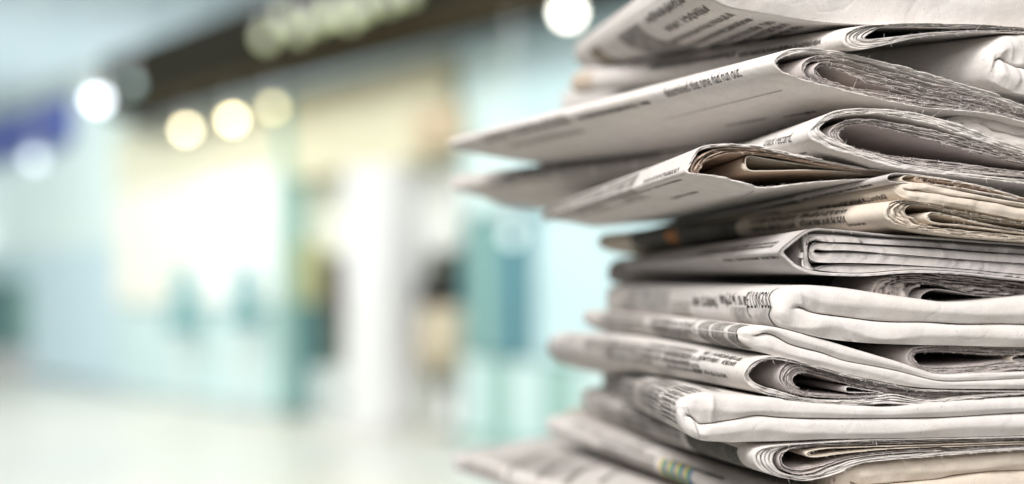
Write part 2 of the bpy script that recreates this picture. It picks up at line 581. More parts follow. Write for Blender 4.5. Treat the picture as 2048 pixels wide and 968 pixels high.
def lamp(px, py, off, rgb, e, r, label, group, nm='spot_lamp', up=0.25):
    q = wall_at(px, off)
    z = zpix(px, py, off)
    r *= 1.2; e /= 1.25
    up = 5.0 - z - r * 1.7
    t = prop(empty(nm, (q[0], q[1], z)), label, 'lamp', group)
    key = (rgb, e)
    if key not in _bulb:
        c = lin(*rgb)
        _bulb[key] = plain('lamp_light', c, 0.5, 0.2, 0, c, e)
    bm = bmesh.new()
    bmesh.ops.create_icosphere(bm, subdivisions=2, radius=r)
    bmesh.ops.translate(bm, verts=bm.verts, vec=(q[0], q[1], z))
    me = bpy.data.meshes.new('bulb'); bm.to_mesh(me); bm.free()
    me.materials.append(_bulb[key])
    o = bpy.data.objects.new('bulb', me); C.objects.link(o)
    o.parent = t; o.matrix_parent_inverse = Matrix.Translation(-Vector(t.location))
    bm = bmesh.new()
    bmesh.ops.create_cone(bm, cap_ends=True, segments=12, radius1=r * 1.15, radius2=r * 0.35, depth=r * 1.4)
    bmesh.ops.translate(bm, verts=bm.verts, vec=(q[0], q[1], z + r * 1.1))
    r2 = bmesh.ops.create_cone(bm, cap_ends=True, segments=8, radius1=0.006, radius2=0.006, depth=up)
    bmesh.ops.translate(bm, verts=r2['verts'], vec=(q[0], q[1], z + r * 1.7 + up / 2))
    me = bpy.data.meshes.new('holder'); bm.to_mesh(me); bm.free()
    me.materials.append(PILL)
    o = bpy.data.objects.new('holder', me); C.objects.link(o)
    o.parent = t; o.matrix_parent_inverse = Matrix.Translation(-Vector(t.location))
    return t


lamp(195, 198, 0.5, (236, 242, 250), 11, 0.064, 'brightest white lamp beside the navy sign', 'bare lamps of the hall')
lamp(68, 318, 0.5, (190, 202, 214), 5, 0.062, 'dim white lamp below the navy sign', 'bare lamps of the hall')
lamp(372, 258, 0.4, (255, 240, 196), 20, 0.036, 'warm lamp under the dark fascia, the left of two bright ones', 'warm lamps under the fascia')
lamp(465, 238, 0.4, (255, 238, 188), 24, 0.036, 'warm lamp under the dark fascia, the right of two bright ones', 'warm lamps under the fascia')
lamp(546, 214, 0.4, (228, 214, 160), 9, 0.036, 'dim yellow lamp under the dark fascia', 'warm lamps under the fascia')
lamp(1136, 24, 0.6, (255, 253, 240), 14, 0.048, 'white lamp above the left end of the stack', 'bare lamps of the hall')
lamp(1025, 472, 0.4, (190, 206, 200), 3.2, 0.040, 'faint pale lamp in the teal shop front', 'bare lamps of the hall')
lamp(262, 170, 0.5, (150, 180, 176), 2.6, 0.045, 'faint green lamp at the left end of the fascia', 'bare lamps of the hall')
ORD = ('first','second','third','fourth','fifth','sixth','seventh','eighth','ninth')
for i, (x, y, e) in enumerate(((532, 76, 3.4), (568, 40, 1.6), (596, 62, 2.4), (632, 44, 1.8), (662, 30, 2.6), (698, 36, 1.8), (728, 16, 2.2), (775, 2, 1.5), (815, -12, 1.2))):
    lamp(x, y, 0.62, (196, 204, 160), e * 0.55, 0.046, ORD[i] + ' pale green lamp from the left in the row along the dark fascia', 'row of lamps on the fascia', 'fascia_lamp', 0.12)

# ----------------------------------------------------------------------------
# newspapers
# ----------------------------------------------------------------------------
def Z(ox, oy, pts):
    """points read off an enlargement (4.034 x) of the photograph, as photograph pixels"""
    return [(ox + x / 4.034, oy + y / 4.034) for x, y in pts]


class Paper:
    def __init__(self, label, F, B, L=0.36, d=0.56, psi=9.0, kb=0.6, bow=0.0, tone='w', side='lo'):
        L = L * 0.79
        self.L, self.kb, self.bow, self.tone, self.side = L, kb, bow, tone, side
        self.F3 = at(F[0], F[1], d)
        ps = math.radians(psi)
        self.e = np.array([math.cos(ps), math.sin(ps), 0.0])
        r = ray(*B)
        # point on the ray of the far end at distance L from the near corner
        v = CAMP - self.F3
        a = r @ r; b = 2 * r @ v; c = v @ v - L * L
        disc = b * b - 4 * a * c
        if disc < 0:
            disc = 0.0
        dd = (-b + math.sqrt(disc)) / (2 * a)
        self.B3 = CAMP + r * dd
        self.S = self.B3 - self.F3
        self.Ls = float(np.linalg.norm(self.S))
        self.sh = self.S / self.Ls
        self.root = prop(empty('newspaper', tuple(self.F3 + self.S * 0.5)), label, 'newspaper', 'newspapers of the stack')
        self.outer = None

    def uv(self, px):
        """photograph pixels -> (u, v) on the paper's front plane"""
        out = []
        nrm = np.array([self.e[1], -self.e[0], 0.0])
        for x, y in px:
            r = ray(x, y)
            t = (nrm @ (self.F3 - CAMP)) / (nrm @ r)
            q = CAMP + r * t - self.F3
            out.append((q @ self.e, q[2]))
        return np.array(out)

    def k(self, t):
        f = np.clip(t, 0, 1)
        return 1 + (self.kb - 1) * f ** 0.85

    def loft(self, u, v, t, w=0.0):
        t = np.asarray(t, float)
        z = v * self.k(t) + self.bow * np.sin(np.pi * np.clip(t, 0, 1))
        P = self.F3 + np.multiply.outer(u, self.e) + np.multiply.outer(t, self.S) + np.multiply.outer(w, self.sh)
        P[..., 2] += z
        return P

    # -- two-half resampling about the left-most point
    def halves(self, px, n, ext=True):
        q = self.uv(px) if not isinstance(px, np.ndarray) else px
        if ext:
            for end in (0, -1):
                a = q[0] if end == 0 else q[-1]
                b = q[1] if end == 0 else q[-2]
                sl = np.clip((a[1] - b[1]) / max(a[0] - b[0], 1e-4), -0.2, 0.2)
                more = [a + np.array([0.03, 0.03 * sl * 0.7]), a + np.array([0.08, 0.08 * sl * 0.45])]
                q = np.vstack([more[::-1], q]) if end == 0 else np.vstack([q, more])
        c = catmull(q)
        i = int(np.argmin(c[:, 0]))
        i = min(max(i, 2), len(c) - 3)
        top = resample(c[:i + 1], n)
        bot = resample(c[i:], n)
        return np.vstack([top, bot[1:]])

    def grid_faces(self, R, N):
        a = np.arange(R * N).reshape(R, N)
        f = np.stack([a[:-1, :-1], a[:-1, 1:], a[1:, 1:], a[1:, :-1]], -1).reshape(-1, 4)
        return f

    def sheets(self, name, outer, inner=None, n=3, thick=5.0, tone=None, recess=0.0, rag=0.0004, spread=0.0006, half=150, fill=0.7,
               main=False, ext=True, tend=1.0, jit=0.13, fuzz=1.0, bulge=0.35, label=None):
        qo = self.halves(outer, half, ext)
        if inner is not None:
            qi = self.halves(inner, half, ext)
        else:
            tg = np.gradient(qo, axis=0)
            tg /= np.linalg.norm(tg, axis=1)[:, None] + 1e-12
            qi = qo + np.stack([-tg[:, 1], tg[:, 0]], 1) * thick * 0.000263
        if main:
            self.outer = qo
            a = arclen(qo)
            self.oarc = a[half - 1] - a          # p: positive towards the top
            self.oi = half - 1
        N = len(qo)
        V, Fc, UV, base = [], [], [], 0
        H = []
        for k in range(n):
            f = (k + 0.5) / n
            j1 = snoise(N, 9, jit / n) if n > 1 else 0
            j2 = snoise(N, 9, jit / n) if n > 1 else 0
            if n > 1:
                j1 = np.clip(j1, -0.45 / n, 0.3 / n) if k else np.maximum(j1, 0)
            g = fill * 0.5 / n
            fa = (f - g + j1 * (k > 0)) if n > 1 else 0.0
            fb = (f + g + j2) if n > 1 else 1.0
            if k == 0: fa = 0.0
            fa = np.broadcast_to(np.asarray(fa, float), (N,))
            fb = np.broadcast_to(np.asarray(fb, float), (N,))
            A = qo + (qi - qo) * fa[:, None]
            B = qo + (qi - qo) * fb[:, None]
            th = np.linalg.norm(A - B, axis=1)
            wr = snoise(N, 5, rag) + snoise(N, 2, rag * 0.6) + recess + abs(rng.normal()) * spread * (k > 0) + k * spread * 0.25
            if main and k == 0:
                rows = [1.0, 0.93, 0.84, 0.75, 0.66, 0.57, 0.48, 0.4, 0.32, 0.25, 0.18, 0.12, 0.07, 0.035, 0.012, 0.004]
                rin = [0.01, 0.05, 0.2, 0.5, 1.0]
            else:
                rows = [tend, 0.45 * tend, 0.15, 0.04, 0.006]
                rin = [0.006, 0.04, 0.15, 0.45 * tend, tend]
            rr = [(A, t, 0) for t in rows] + [(A, 0.0, 1), ((A + B) / 2, 0.0, 2), (B, 0.0, 1)] + [(B, t, 0) for t in rin]
            arc = arclen(A); p = arc[half - 1] - arc
            for Q, t, fr in rr:
                fade = math.exp(-t / 0.02)
                w = wr * fade + (bulge * th if fr == 1 else 0.0)
                V.append(self.loft(Q[:, 0], Q[:, 1], np.full(N, t), w * np.ones(N)))
                UV.append(np.stack([np.full(N, t * self.Ls * 1000), p * 1000], 1))
            R = len(rr)
            Fc.append(self.grid_faces(R, N) + base)
            base += R * N
            H.append((self.loft(((A + B) / 2)[:, 0], ((A + B) / 2)[:, 1], np.zeros(N), wr), (A - B)))
        # added sheet across the hollow, blocks light leaking in from the back
        Bm = B[half - 1:]; Tp = B[:half][::-1]
        for i, tc in enumerate((0.5,)):
            V.append(self.loft(Tp[:, 0], Tp[:, 1], np.full(half, tc))); V.append(self.loft(Bm[:, 0], Bm[:, 1], np.full(half, tc)))
            UV += [np.zeros((half, 2)), np.zeros((half, 2))]
            Fc.append(self.grid_faces(2, half) + base); base += 2 * half
        mat, colr = TONE[tone or self.tone]
        o = mesh_obj(name, np.vstack(V), np.vstack(Fc), mat, self.root, uv=np.vstack(UV))
        o.color = colr
        if label: o['label'] = label
        # loose fibres of the cut edge
        if fuzz > 0:
            FV, FF, b = [], [], 0
            for P, AB in H:
                vis = np.where((P[:, 0] / P[:, 1] / M + CX < 2080))[0]
                cnt = int(130 * fuzz)
                if len(vis) < 4: continue
                for i in rng.choice(vis, cnt):
                    ln = abs(rng.normal()) * 0.0007 + 0.00025
                    if rng.random() < 0.03: ln *= 3.0
                    dr = rng.normal(size=3) * np.array([0.7, 0.25, 0.9]) + np.array([0, -0.5, 0.1])
                    dr /= np.linalg.norm(dr)
                    wv = np.cross(dr, np.array([0.1, 1, 0.05])); wv /= np.linalg.norm(wv) + 1e-9
                    wd = 0.000045 + 0.00003 * rng.random()
                    p0 = P[i] + rng.normal(size=3) * 0.0001
                    bend = rng.normal(size=3) * 0.35 * ln
                    p1 = p0 + dr * ln * 0.5 + bend * 0.3
                    p2 = p0 + dr * ln + bend
                    FV += [p0 - wv * wd, p0 + wv * wd, p1 - wv * wd, p1 + wv * wd, p2]
                    FF += [(b, b + 1, b + 3, b + 2), (b + 2, b + 3, b + 4)]
                    b += 5
            if FV:
                fo = mesh_obj('paper_fibres', np.array(FV), FF, FUZZ, o)
                fo.matrix_parent_inverse = Matrix.Identity(4)
                fo.parent = o
                prop(fo, kind='stuff')
        return o

    def pillow(self, name, T, Bt, crease, lip=1.0, groove=0.006, cstart=0.012, tone=None, crumple=0.0005, ridges=(), seed=1, ncol=150):
        """a paper folded towards the viewer: spine fold on the left, two rounded lips in front"""
        r0 = np.random.default_rng(seed)
        def ext(q):
            a, b = q[-1], q[-2]
            sl = np.clip((a[1] - b[1]) / max(a[0] - b[0], 1e-4), -0.15, 0.15)
            return np.vstack([q, a + np.array([0.03, 0.03 * sl * .7]), a + np.array([0.08, 0.08 * sl * .4])])
        tq = resample(catmull(ext(self.uv(T))), 700)
        bq = resample(catmull(ext(self.uv(Bt))), 700)
        cq = catmull(ext(self.uv(crease)))
        umax = min(tq[-1, 0], bq[-1, 0])
        u0 = min(tq[:, 0].min(), bq[:, 0].min())
        # columns: dense near the corner
        s = np.linspace(0, 1, ncol)
        us = u0 + (umax - u0) * (0.35 * s ** 2.2 + 0.65 * s ** 1.3)
        def fn(q):
            i = np.maximum.accumulate(q[:, 0])
            i = i + np.arange(len(i)) * 1e-9
            return np.interp(us, i, q[:, 1])
        vt, vb = fn(tq), fn(bq)
        vt = np.maximum(vt, vb + 1e-5)
        vc = np.interp(us, cq[:, 0], cq[:, 1])
        h = vt - vb
        vc = np.clip(vc, vb + 0.25 * h, vt - 0.25 * h)
        mid = (vt + vb) / 2
        bl = np.clip((us - u0) / 0.012, 0, 1) ** 1.5
        vc = mid + (vc - mid) * bl
        K = 41
        cs = np.clip((us - u0 - cstart * 0.3) / cstart, 0, 1); cs = cs * cs * (3 - 2 * cs)
        rows_b = [1.0, 0.93, 0.84, 0.75, 0.66, 0.57, 0.48, 0.4, 0.32, 0.25, 0.18, 0.12, 0.07, 0.035, 0.012]
        V, UV = [], []
        N = len(us)
        hu, hl = vt - vc, vc - vb
        RU = np.minimum(hu * 0.42 * lip, 0.006)
        RL = np.minimum(hl * 0.42 * lip, 0.006)
        RM = np.minimum(h * 0.35, 0.006)
        wU = RU * cs + RM * (1 - cs)
        wL = RL * cs + RM * (1 - cs)
        left = 0.004 * np.exp(-(us - u0) / 0.003)
        ta = arclen(np.stack([us, vt], 1)); ba = arclen(np.stack([us, vb], 1))
        for t in rows_b:
            V.append(self.loft(us, vt, np.full(N, t), wU + left)); UV.append(np.stack([np.full(N, t * self.Ls * 1000), ta * 1000], 1))
        # cap rows
        nx = [snoise(N, 10, crumple, r0) for _ in range(6)]
        fine = [snoise(N, 4, crumple * 0.22, r0) for _ in range(6)]
        ny = [snoise(N, 16, crumple, r0) for _ in range(6)]
        nose0 = [np.clip(0.22 + snoise(N, 26, 0.2, r0), -0.3, 0.65) for _ in range(2)]
        for j in range(K):
            f = j / (K - 1)
            up = f <= 0.5
            a = (f / 0.5) * 2 - 1 if up else ((f - 0.5) / 0.5) * 2 - 1    # -1..1 within the lip
            # even spacing on the arc
            aa = math.sin(a * math.pi / 2)
            v_l = (vt + vc) / 2 - aa * hu / 2 if up else (vc + vb) / 2 - aa * hl / 2
            R = RU if up else RL
            nose = nose0[0] if up else nose0[1]
            xx = np.where(aa < nose, (aa - nose) / (1 + nose), (aa - nose) / (1 - nose))
            ax = np.minimum(np.abs(xx), 1)
            w_l = np.where(xx < 0, R * (1 - (1 - ax ** 2.6) ** 0.45), R * 0.6 * ax)
            g = groove * cs * math.exp(-((f - 0.5) / 0.035) ** 2)
            # single dome near the corner
            fb = 2 * f - 1
            fbs = math.sin(fb * math.pi / 2)
            v_d = mid - fbs * h / 2
            w_d = RM * (1 - math.sqrt(max(0, 1 - fbs * fbs)))
            v = v_d * (1 - cs) + v_l * cs
            w = w_d * (1 - cs) + (w_l + g) * cs + left
            ft = f * 4.999
            i0 = int(ft); fr = ft - i0
            env = math.sin(f * math.pi) ** 0.5
            w = w + env * (nx[i0] * (1 - fr) + nx[min(i0 + 1, 5)] * fr)
            v = v + env * (0.5 if abs(f - 0.5) > 0.02 else 0.9) * (ny[i0] * (1 - fr) + ny[min(i0 + 1, 5)] * fr)
            w = w + env * (fine[i0] * (1 - fr) + fine[min(i0 + 1, 5)] * fr)
            for (ua, fa, ub, fb_, amp, sg) in ridges:
                # pinched crease line from (ua, fa) to (ub, fb_) on the cap
                if min(fa, fb_) - 0.02 <= f <= max(fa, fb_) + 0.02:
                    uc = ua + (ub - ua) * (f - fa) / (fb_ - fa + 1e-9)
                    dd = np.abs(us - u0 - uc)
                    w = w - amp * np.exp(-dd / sg)
            V.append(self.loft(us, v, np.zeros(N), w))
            UV.append(np.stack([np.full(N, 0.0), np.full(N, 0.0)], 1))
        for t in rows_b[::-1]:
            V.append(self.loft(us, vb, np.full(N, t), wL + left)); UV.append(np.stack([np.full(N, t * self.Ls * 1000), -ba * 1000], 1))
        R = len(V)
        mat, colr = TONE[tone or self.tone]
        o = mesh_obj(name, np.vstack(V), self.grid_faces(R, N), mat, self.root, uv=np.vstack(UV))
        o.color = colr
        self.outer = np.vstack([np.stack([us, vt], 1)[::-1], np.stack([us, vb], 1)[1:]])
        arc = arclen(self.outer)
        self.oi = N - 1
        self.oarc = arc[self.oi] - arc
        self.W0 = np.concatenate([(wU + left)[::-1], (wL + left)[1:]])
        return o

    # -- print on the outer sheet -------------------------------------------
    def surf(self, s, p, lift=0.0):
        """s metres back from the front edge, p metres round the fold (up positive)"""
        s = np.asarray(s, float); p = np.asarray(p, float)
        arc = -self.oarc
        u = np.interp(-p, arc, self.outer[:, 0]); v = np.interp(-p, arc, self.outer[:, 1])
        u1 = np.interp(-p + 5e-4, arc, self.outer[:, 0]); v1 = np.interp(-p + 5e-4, arc, self.outer[:, 1])
        u2 = np.interp(-p - 5e-4, arc, self.outer[:, 0]); v2 = np.interp(-p - 5e-4, arc, self.outer[:, 1])
        du, dv = u1 - u2, v1 - v2
        ln = np.hypot(du, dv) + 1e-12
        # outward = right-hand side of the path
        u = u + lift * dv / ln; v = v - lift * du / ln
        w = 0.0
        if hasattr(self, 'W0'):
            w = np.interp(-p, arc, self.W0)
        t = s / self.Ls
        P = self.F3 + u[..., None] * self.e + t[..., None] * self.S + (w * np.ones_like(u))[..., None] * self.sh
        P[..., 2] += v * self.k(t) + self.bow * np.sin(np.pi * np.clip(t, 0, 1))
        return P

    def grid(self):
        if hasattr(self, '_g'): return self._g
        ss = np.linspace(0.001, self.Ls * 0.995, 150)
        ps = np.linspace(-0.10, 0.10, 260)
        Sg, Pg = np.meshgrid(ss, ps, indexing='ij')
        X = self.surf(Sg, Pg)
        px = X[..., 0] / X[..., 1] / M + CX
        py = -(X[..., 2] - HC) / X[..., 1] / M + CY
        ds = np.gradient(X, axis=0); dp = np.gradient(X, axis=1)
        nr = np.cross(ds, dp)
        face = np.einsum('ijk,ijk->ij', nr, X - CAMP)
        self._g = (Sg, Pg, px, py, face)
        return self._g

    def find(self, q):
        Sg, Pg, px, py, face = self.grid()
        # orientation: outward at the apex looks left
        ia = np.unravel_index(np.argmin(np.abs(Pg) + np.abs(Sg - 0.05)), Pg.shape)
        sgn = np.sign(face[ia])
        d = (px - q[0]) ** 2 + (py - q[1]) ** 2 + np.where(face * sgn > 0, 0, 4000)
        i = np.unravel_index(np.argmin(d), d.shape)
        return Sg[i], Pg[i]

    def patch(self, name, mat, a, b=None, rect=None, line=None, uvs=1000.0, lift=0.00025, tone=None, res=0.0025, label=None):
        """printed patch between two photograph points (or an (s0, s1, p0, p1) rect, metres)"""
        if rect is None:
            (s0, p0), (s1, p1) = self.find(a), self.find(b)
        else:
            s0, s1, p0, p1 = rect
        s0, s1 = sorted((s0, s1)); p0, p1 = sorted((p0, p1))
        ns = max(3, int((s1 - s0) / 0.006) + 2); npp = max(3, int((p1 - p0) / res) + 2)
        Sg, Pg = np.meshgrid(np.linspace(s0, s1, ns), np.linspace(p0, p1, npp), indexing='ij')
        X = self.surf(Sg, Pg, lift).reshape(-1, 3)
        k = (1.0 / line) if line else 1.0 * 1000
        UVc = np.stack([(s1 - Sg) * k + rng.integers(0, 400) * 3.7, (Pg - p0) * k + rng.integers(1, 60)], -1).reshape(-1, 2)
        o = mesh_obj(name, X, self.grid_faces(ns, npp), mat, self.root, uv=UVc)
        o.color = TONE[tone or self.tone][1]
        if label: o['label'] = label
        return o

    def text(self, a, b, line_mm=3.0, bold=False, tone=None, lift=0.00025):
        return self.patch('printed_text', T_BOLD if bold else T_SMALL, a, b, line=line_mm / 1000, tone=tone, lift=lift)

    def letters(self, string, a, b, hmm, mat=None, lift=0.0004):
        """readable line of type running along the fold from photograph point a (left) to b (right)"""
        (s0, p0), (s1, p1) = self.find(a), self.find(b)
        cu = bpy.data.curves.new('type', 'FONT'); cu.body = string; cu.resolution_u = 3
        ob = bpy.data.objects.new('type', cu); C.objects.link(ob)
        dg = bpy.context.evaluated_depsgraph_get(); dg.update()
        me = bpy.data.meshes.new_from_object(ob.evaluated_get(dg))
        bpy.data.objects.remove(ob)
        bm = bmesh.new(); bm.from_mesh(me)
        bmesh.ops.triangulate(bm, faces=bm.faces)
        for _ in range(2):
            bmesh.ops.subdivide_edges(bm, edges=[e for e in bm.edges if e.calc_length() > 0.18], cuts=1)
            bmesh.ops.triangulate(bm, faces=bm.faces)
        co = np.array([v.co[:2] for v in bm.verts]); fs = [tuple(v.index for v in f.verts) for f in bm.faces]
        bm.free(); bpy.data.meshes.remove(me)
        x = (co[:, 0] - co[:, 0].min()) / np.ptp(co[:, 0]); y = co[:, 1] / 0.7
        s = s0 + (s1 - s0) * x; p = p0 + (p1 - p0) * x + y * hmm / 1000
        X = self.surf(s, p, lift)
        return mesh_obj('lettering', X, fs, mat or INK, self.root)


PAPERS = {}
zA, zB, zD, zE, zG, zH, zI, zJ, zK = [lambda pts, o=o: Z(o[0], o[1], pts) for o in
    ((1100, 0), (1548, 0), (1300, 200), (1548, 200), (1548, 400), (1050, 560), (1548, 560), (1050, 728), (1548, 728))]

# 1 topmost sliver at the right
n = Paper('topmost newspaper, only its pale lower edge showing at the top right corner', (1700, -45), (1330, 70), L=0.33, d=0.60, tone='w')
n.pillow('folded_section', [(1700, -45), (1708, -68), (1740, -85), (1800, -92), (2048, -92)], [(1700, -45), (1710, -30), (1780, -14), (1880, 1), (1960, 10), (2048, 17)],
         [(1700, -45), (1800, -45), (2048, -38)], seed=2)

# 2 puffed paper with rows of type on its curved side
n = Paper('puffed newspaper under the topmost one, rows of type on its curved side', (1400, -60), (1152, 106), L=0.35, d=0.555, kb=0.8, tone='w')
n.pillow('folded_section', [(1400, -60), (1404, -90), (1425, -118), (1480, -134), (1700, -140), (2048, -120)],
         [(1400, -60), (1408, -34), (1425, -12), (1450, 5), (1500, 18), (1560, 29), (1640, 40), (1720, 46), (1850, 49), (2048, 52)],
         [(1400, -60), (1500, -70), (2048, -60)], seed=3)
PAPERS['top'] = n

# 3 thin open paper
n = Paper('thin newspaper with narrow open loop of white sheets, third from the top', (1684, 75), (1140, 162), L=0.37, kb=1.6, tone='w')
n.sheets('outer_section', zB([(2017, 222), (1700, 198), (1400, 188), (1100, 184), (900, 194), (720, 208), (620, 240), (560, 290), (556, 330), (580, 370), (640, 395), (720, 398), (900, 362), (1150, 305), (1400, 275), (1700, 260), (2017, 272)]),
         zB([(2017, 238), (1700, 226), (1400, 222), (1100, 214), (960, 212), (880, 222), (820, 250), (765, 288), (762, 302), (790, 309), (860, 305), (1000, 292), (1200, 266), (1400, 250), (1700, 238), (2017, 246)]),
         n=6, main=True, spread=0.0009, half=170)
PAPERS['thin'] = n

# 4 crumpled roll at the right
n = Paper('crumpled rolled newspaper end at the right edge, below the thin open one', zB([(1755, 470)])[0], (1128, 206), L=0.54, d=0.572, kb=1.15, tone='w')
n.pillow('folded_section', zB([(1755, 470), (1762, 420), (1795, 370), (1850, 312), (1900, 280), (2017, 268)]),
         zB([(1755, 470), (1758, 540), (1795, 625), (1870, 690), (1960, 735), (2017, 752)]),
         zB([(1755, 470), (1840, 440), (1900, 470), (2017, 540)]), crumple=0.0008, cstart=0.006, groove=0.008, seed=5, ridges=((0.008, 0.05, 0.016, 0.48, 0.0012, 0.0015), (0.02, 0.52, 0.026, 0.95, 0.001, 0.0015)))
PAPERS['roll'] = n

# 5 big open paper with readable line
n = Paper('large open newspaper with thick rolled inner sections, its type reading time had run out', (1548, 124), (897, 286), L=0.37, kb=0.75, tone='w')
n.sheets('outer_section',
         zB([(2017, 850), (1800, 760), (1500, 670), (1200, 580), (900, 500), (600, 430), (400, 395), (200, 385), (100, 405), (30, 450), (0, 500), (40, 560), (100, 600), (250, 650), (400, 690), (600, 740), (900, 810), (1200, 868), (1500, 895), (1800, 930), (2017, 985)]),
         zB([(2017, 880), (1800, 790), (1500, 700), (1200, 610), (900, 527), (600, 457), (400, 425), (250, 420), (130, 445), (62, 480), (45, 510), (80, 560), (130, 588), (270, 634), (420, 674), (620, 724), (900, 794), (1200, 852), (1500, 878), (1800, 914), (2017, 965)]),
         n=3, main=True, half=220, spread=0.0005, fuzz=2.0, fill=0.8)
n.sheets('inner_section',
         zB([(2017, 884), (1800, 798), (1500, 713), (1200, 636), (900, 562), (700, 500), (500, 455), (400, 440), (310, 460), (250, 510), (235, 560), (260, 612), (330, 645), (420, 668), (620, 720), (900, 790), (1200, 848), (1500, 874), (1800, 910), (2017, 960)]),
         zB([(2017, 905), (1800, 830), (1500, 758), (1200, 680), (900, 590), (700, 530), (500, 485), (400, 478), (330, 490), (295, 530), (288, 560), (310, 605), (360, 640), (450, 668), (640, 710), (900, 772), (1200, 828), (1500, 858), (1800, 898), (2017, 950)]),
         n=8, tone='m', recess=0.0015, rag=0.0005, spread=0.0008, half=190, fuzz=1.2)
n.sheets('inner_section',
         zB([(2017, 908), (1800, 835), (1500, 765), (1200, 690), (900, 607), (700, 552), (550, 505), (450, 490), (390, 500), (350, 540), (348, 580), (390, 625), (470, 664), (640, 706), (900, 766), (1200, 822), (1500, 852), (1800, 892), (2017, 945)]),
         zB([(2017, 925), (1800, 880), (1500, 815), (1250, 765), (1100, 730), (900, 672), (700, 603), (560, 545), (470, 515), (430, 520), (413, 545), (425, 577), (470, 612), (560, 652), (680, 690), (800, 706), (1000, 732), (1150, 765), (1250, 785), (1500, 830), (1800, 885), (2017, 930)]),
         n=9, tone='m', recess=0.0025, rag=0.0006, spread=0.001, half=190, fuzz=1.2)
PAPERS['big'] = n

# 6 paper under it, sticking out far at the left
n = Paper('newspaper squeezed under the large open one, creased white lips at the right edge', zE([(1460, 190)])[0], (905, 366), L=0.50, d=0.585, kb=1.25, tone='w')
n.pillow('folded_section', zE([(1460, 190), (1462, 165), (1490, 138), (1560, 118), (1600, 110), (1650, 105), (1750, 128), (2017, 190)]),
         zE([(1460, 190), (1464, 225), (1500, 255), (1560, 270), (1650, 287), (1800, 325), (2017, 395)]),
         zE([(1460, 190), (1580, 185), (1640, 178), (1800, 235), (2017, 292)]), crumple=0.0009, cstart=0.008, seed=6)
PAPERS['under'] = n

# 7 second big loop
n = Paper('open newspaper with a wide rounded loop and dark hollow, fuzzy white cut edge', zE([(285, 262)])[0], (1185, 398), L=0.34, kb=0.5, tone='w')
n.sheets('outer_section',
         zE([(2017, 382), (1800, 310), (1500, 200), (1280, 130), (1000, 80), (700, 65), (500, 85), (400, 130), (330, 195), (285, 258), (300, 312), (360, 350), (450, 393), (680, 452), (900, 528), (1150, 572), (1500, 615), (2017, 675)]),
         zE([(2017, 428), (1800, 365), (1500, 268), (1280, 195), (1000, 132), (800, 112), (600, 118), (480, 143), (405, 190), (378, 222), (400, 257), (470, 302), (560, 347), (700, 402), (900, 462), (1150, 525), (1500, 580), (2017, 640)]),
         n=4, main=True, half=200, fuzz=2.4, spread=0.0005, fill=0.85)
n.sheets('inner_section',
         zE([(2017, 435), (1800, 372), (1500, 285), (1200, 212), (1000, 178), (800, 150), (700, 145), (600, 160), (520, 197), (470, 252), (482, 300), (540, 340), (640, 382), (760, 418), (900, 452), (1150, 517), (1500, 572), (2017, 612)]),
         zE([(2017, 502), (1800, 450), (1500, 368), (1300, 313), (1100, 260), (900, 210), (750, 187), (660, 192), (600, 217), (570, 260), (575, 290), (610, 330), (700, 375), (800, 400), (1000, 437), (1300, 470), (1500, 490), (1800, 535), (2017, 562)]),
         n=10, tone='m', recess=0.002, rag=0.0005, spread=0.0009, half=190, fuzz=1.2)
PAPERS['loop'] = n

# 8 left leaning paper with insert
n = Paper('open newspaper reaching out at the left with a beige folded insert inside', zD([(288, 565)])[0], (1080, 436), L=0.31, kb=0.7, tone='w')
n.sheets('outer_section',
         zD([(1900, 563), (1700, 541), (1500, 503), (1200, 438), (1000, 394), (850, 365), (700, 352), (560, 352), (450, 365), (385, 390), (350, 440), (310, 520), (288, 565), (302, 592), (450, 610), (560, 630), (650, 650), (770, 685), (870, 712), (1000, 708), (1150, 690), (1300, 672), (1600, 650), (1900, 640)]),
         zD([(1900, 575), (1700, 555), (1500, 518), (1200, 456), (1000, 412), (850, 384), (700, 371), (560, 370), (470, 385), (402, 412), (372, 450), (330, 525), (307, 562), (314, 580), (450, 596), (570, 615), (660, 635), (780, 670), (880, 697), (1000, 694), (1150, 676), (1300, 660), (1600, 640), (1900, 630)]),
         n=2, main=True, half=200, fuzz=1.0, rag=0.0006, spread=0.0003, fill=0.9)
n.sheets('inner_section',
         zD([(1900, 577), (1500, 522), (1200, 462), (1000, 420), (850, 392), (700, 378), (560, 385), (460, 420), (400, 460), (370, 500), (345, 545), (350, 580), (380, 592), (450, 600), (560, 618), (660, 640), (780, 674), (880, 700), (1000, 698), (1300, 662), (1900, 632)]),
         zD([(1900, 580), (1500, 530), (1200, 474), (1000, 440), (850, 426), (700, 420), (600, 432), (520, 465), (460, 520), (425, 570), (425, 592), (460, 598), (520, 608), (570, 616), (670, 636), (790, 668), (890, 694), (1000, 690), (1300, 656), (1900, 628)]),
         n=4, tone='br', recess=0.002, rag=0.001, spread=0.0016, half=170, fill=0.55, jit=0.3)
n.sheets('insert', zD([(1900, 572), (1600, 542), (1300, 502), (1050, 466), (900, 440), (845, 432), (818, 446), (810, 490), (814, 530), (845, 557), (950, 562), (1100, 560), (1300, 556), (1600, 570), (1900, 592)]),
         n=1, thick=2.6, tone='b', recess=0.006, rag=0.0001, half=120, fuzz=0.2)
PAPERS['lean'] = n

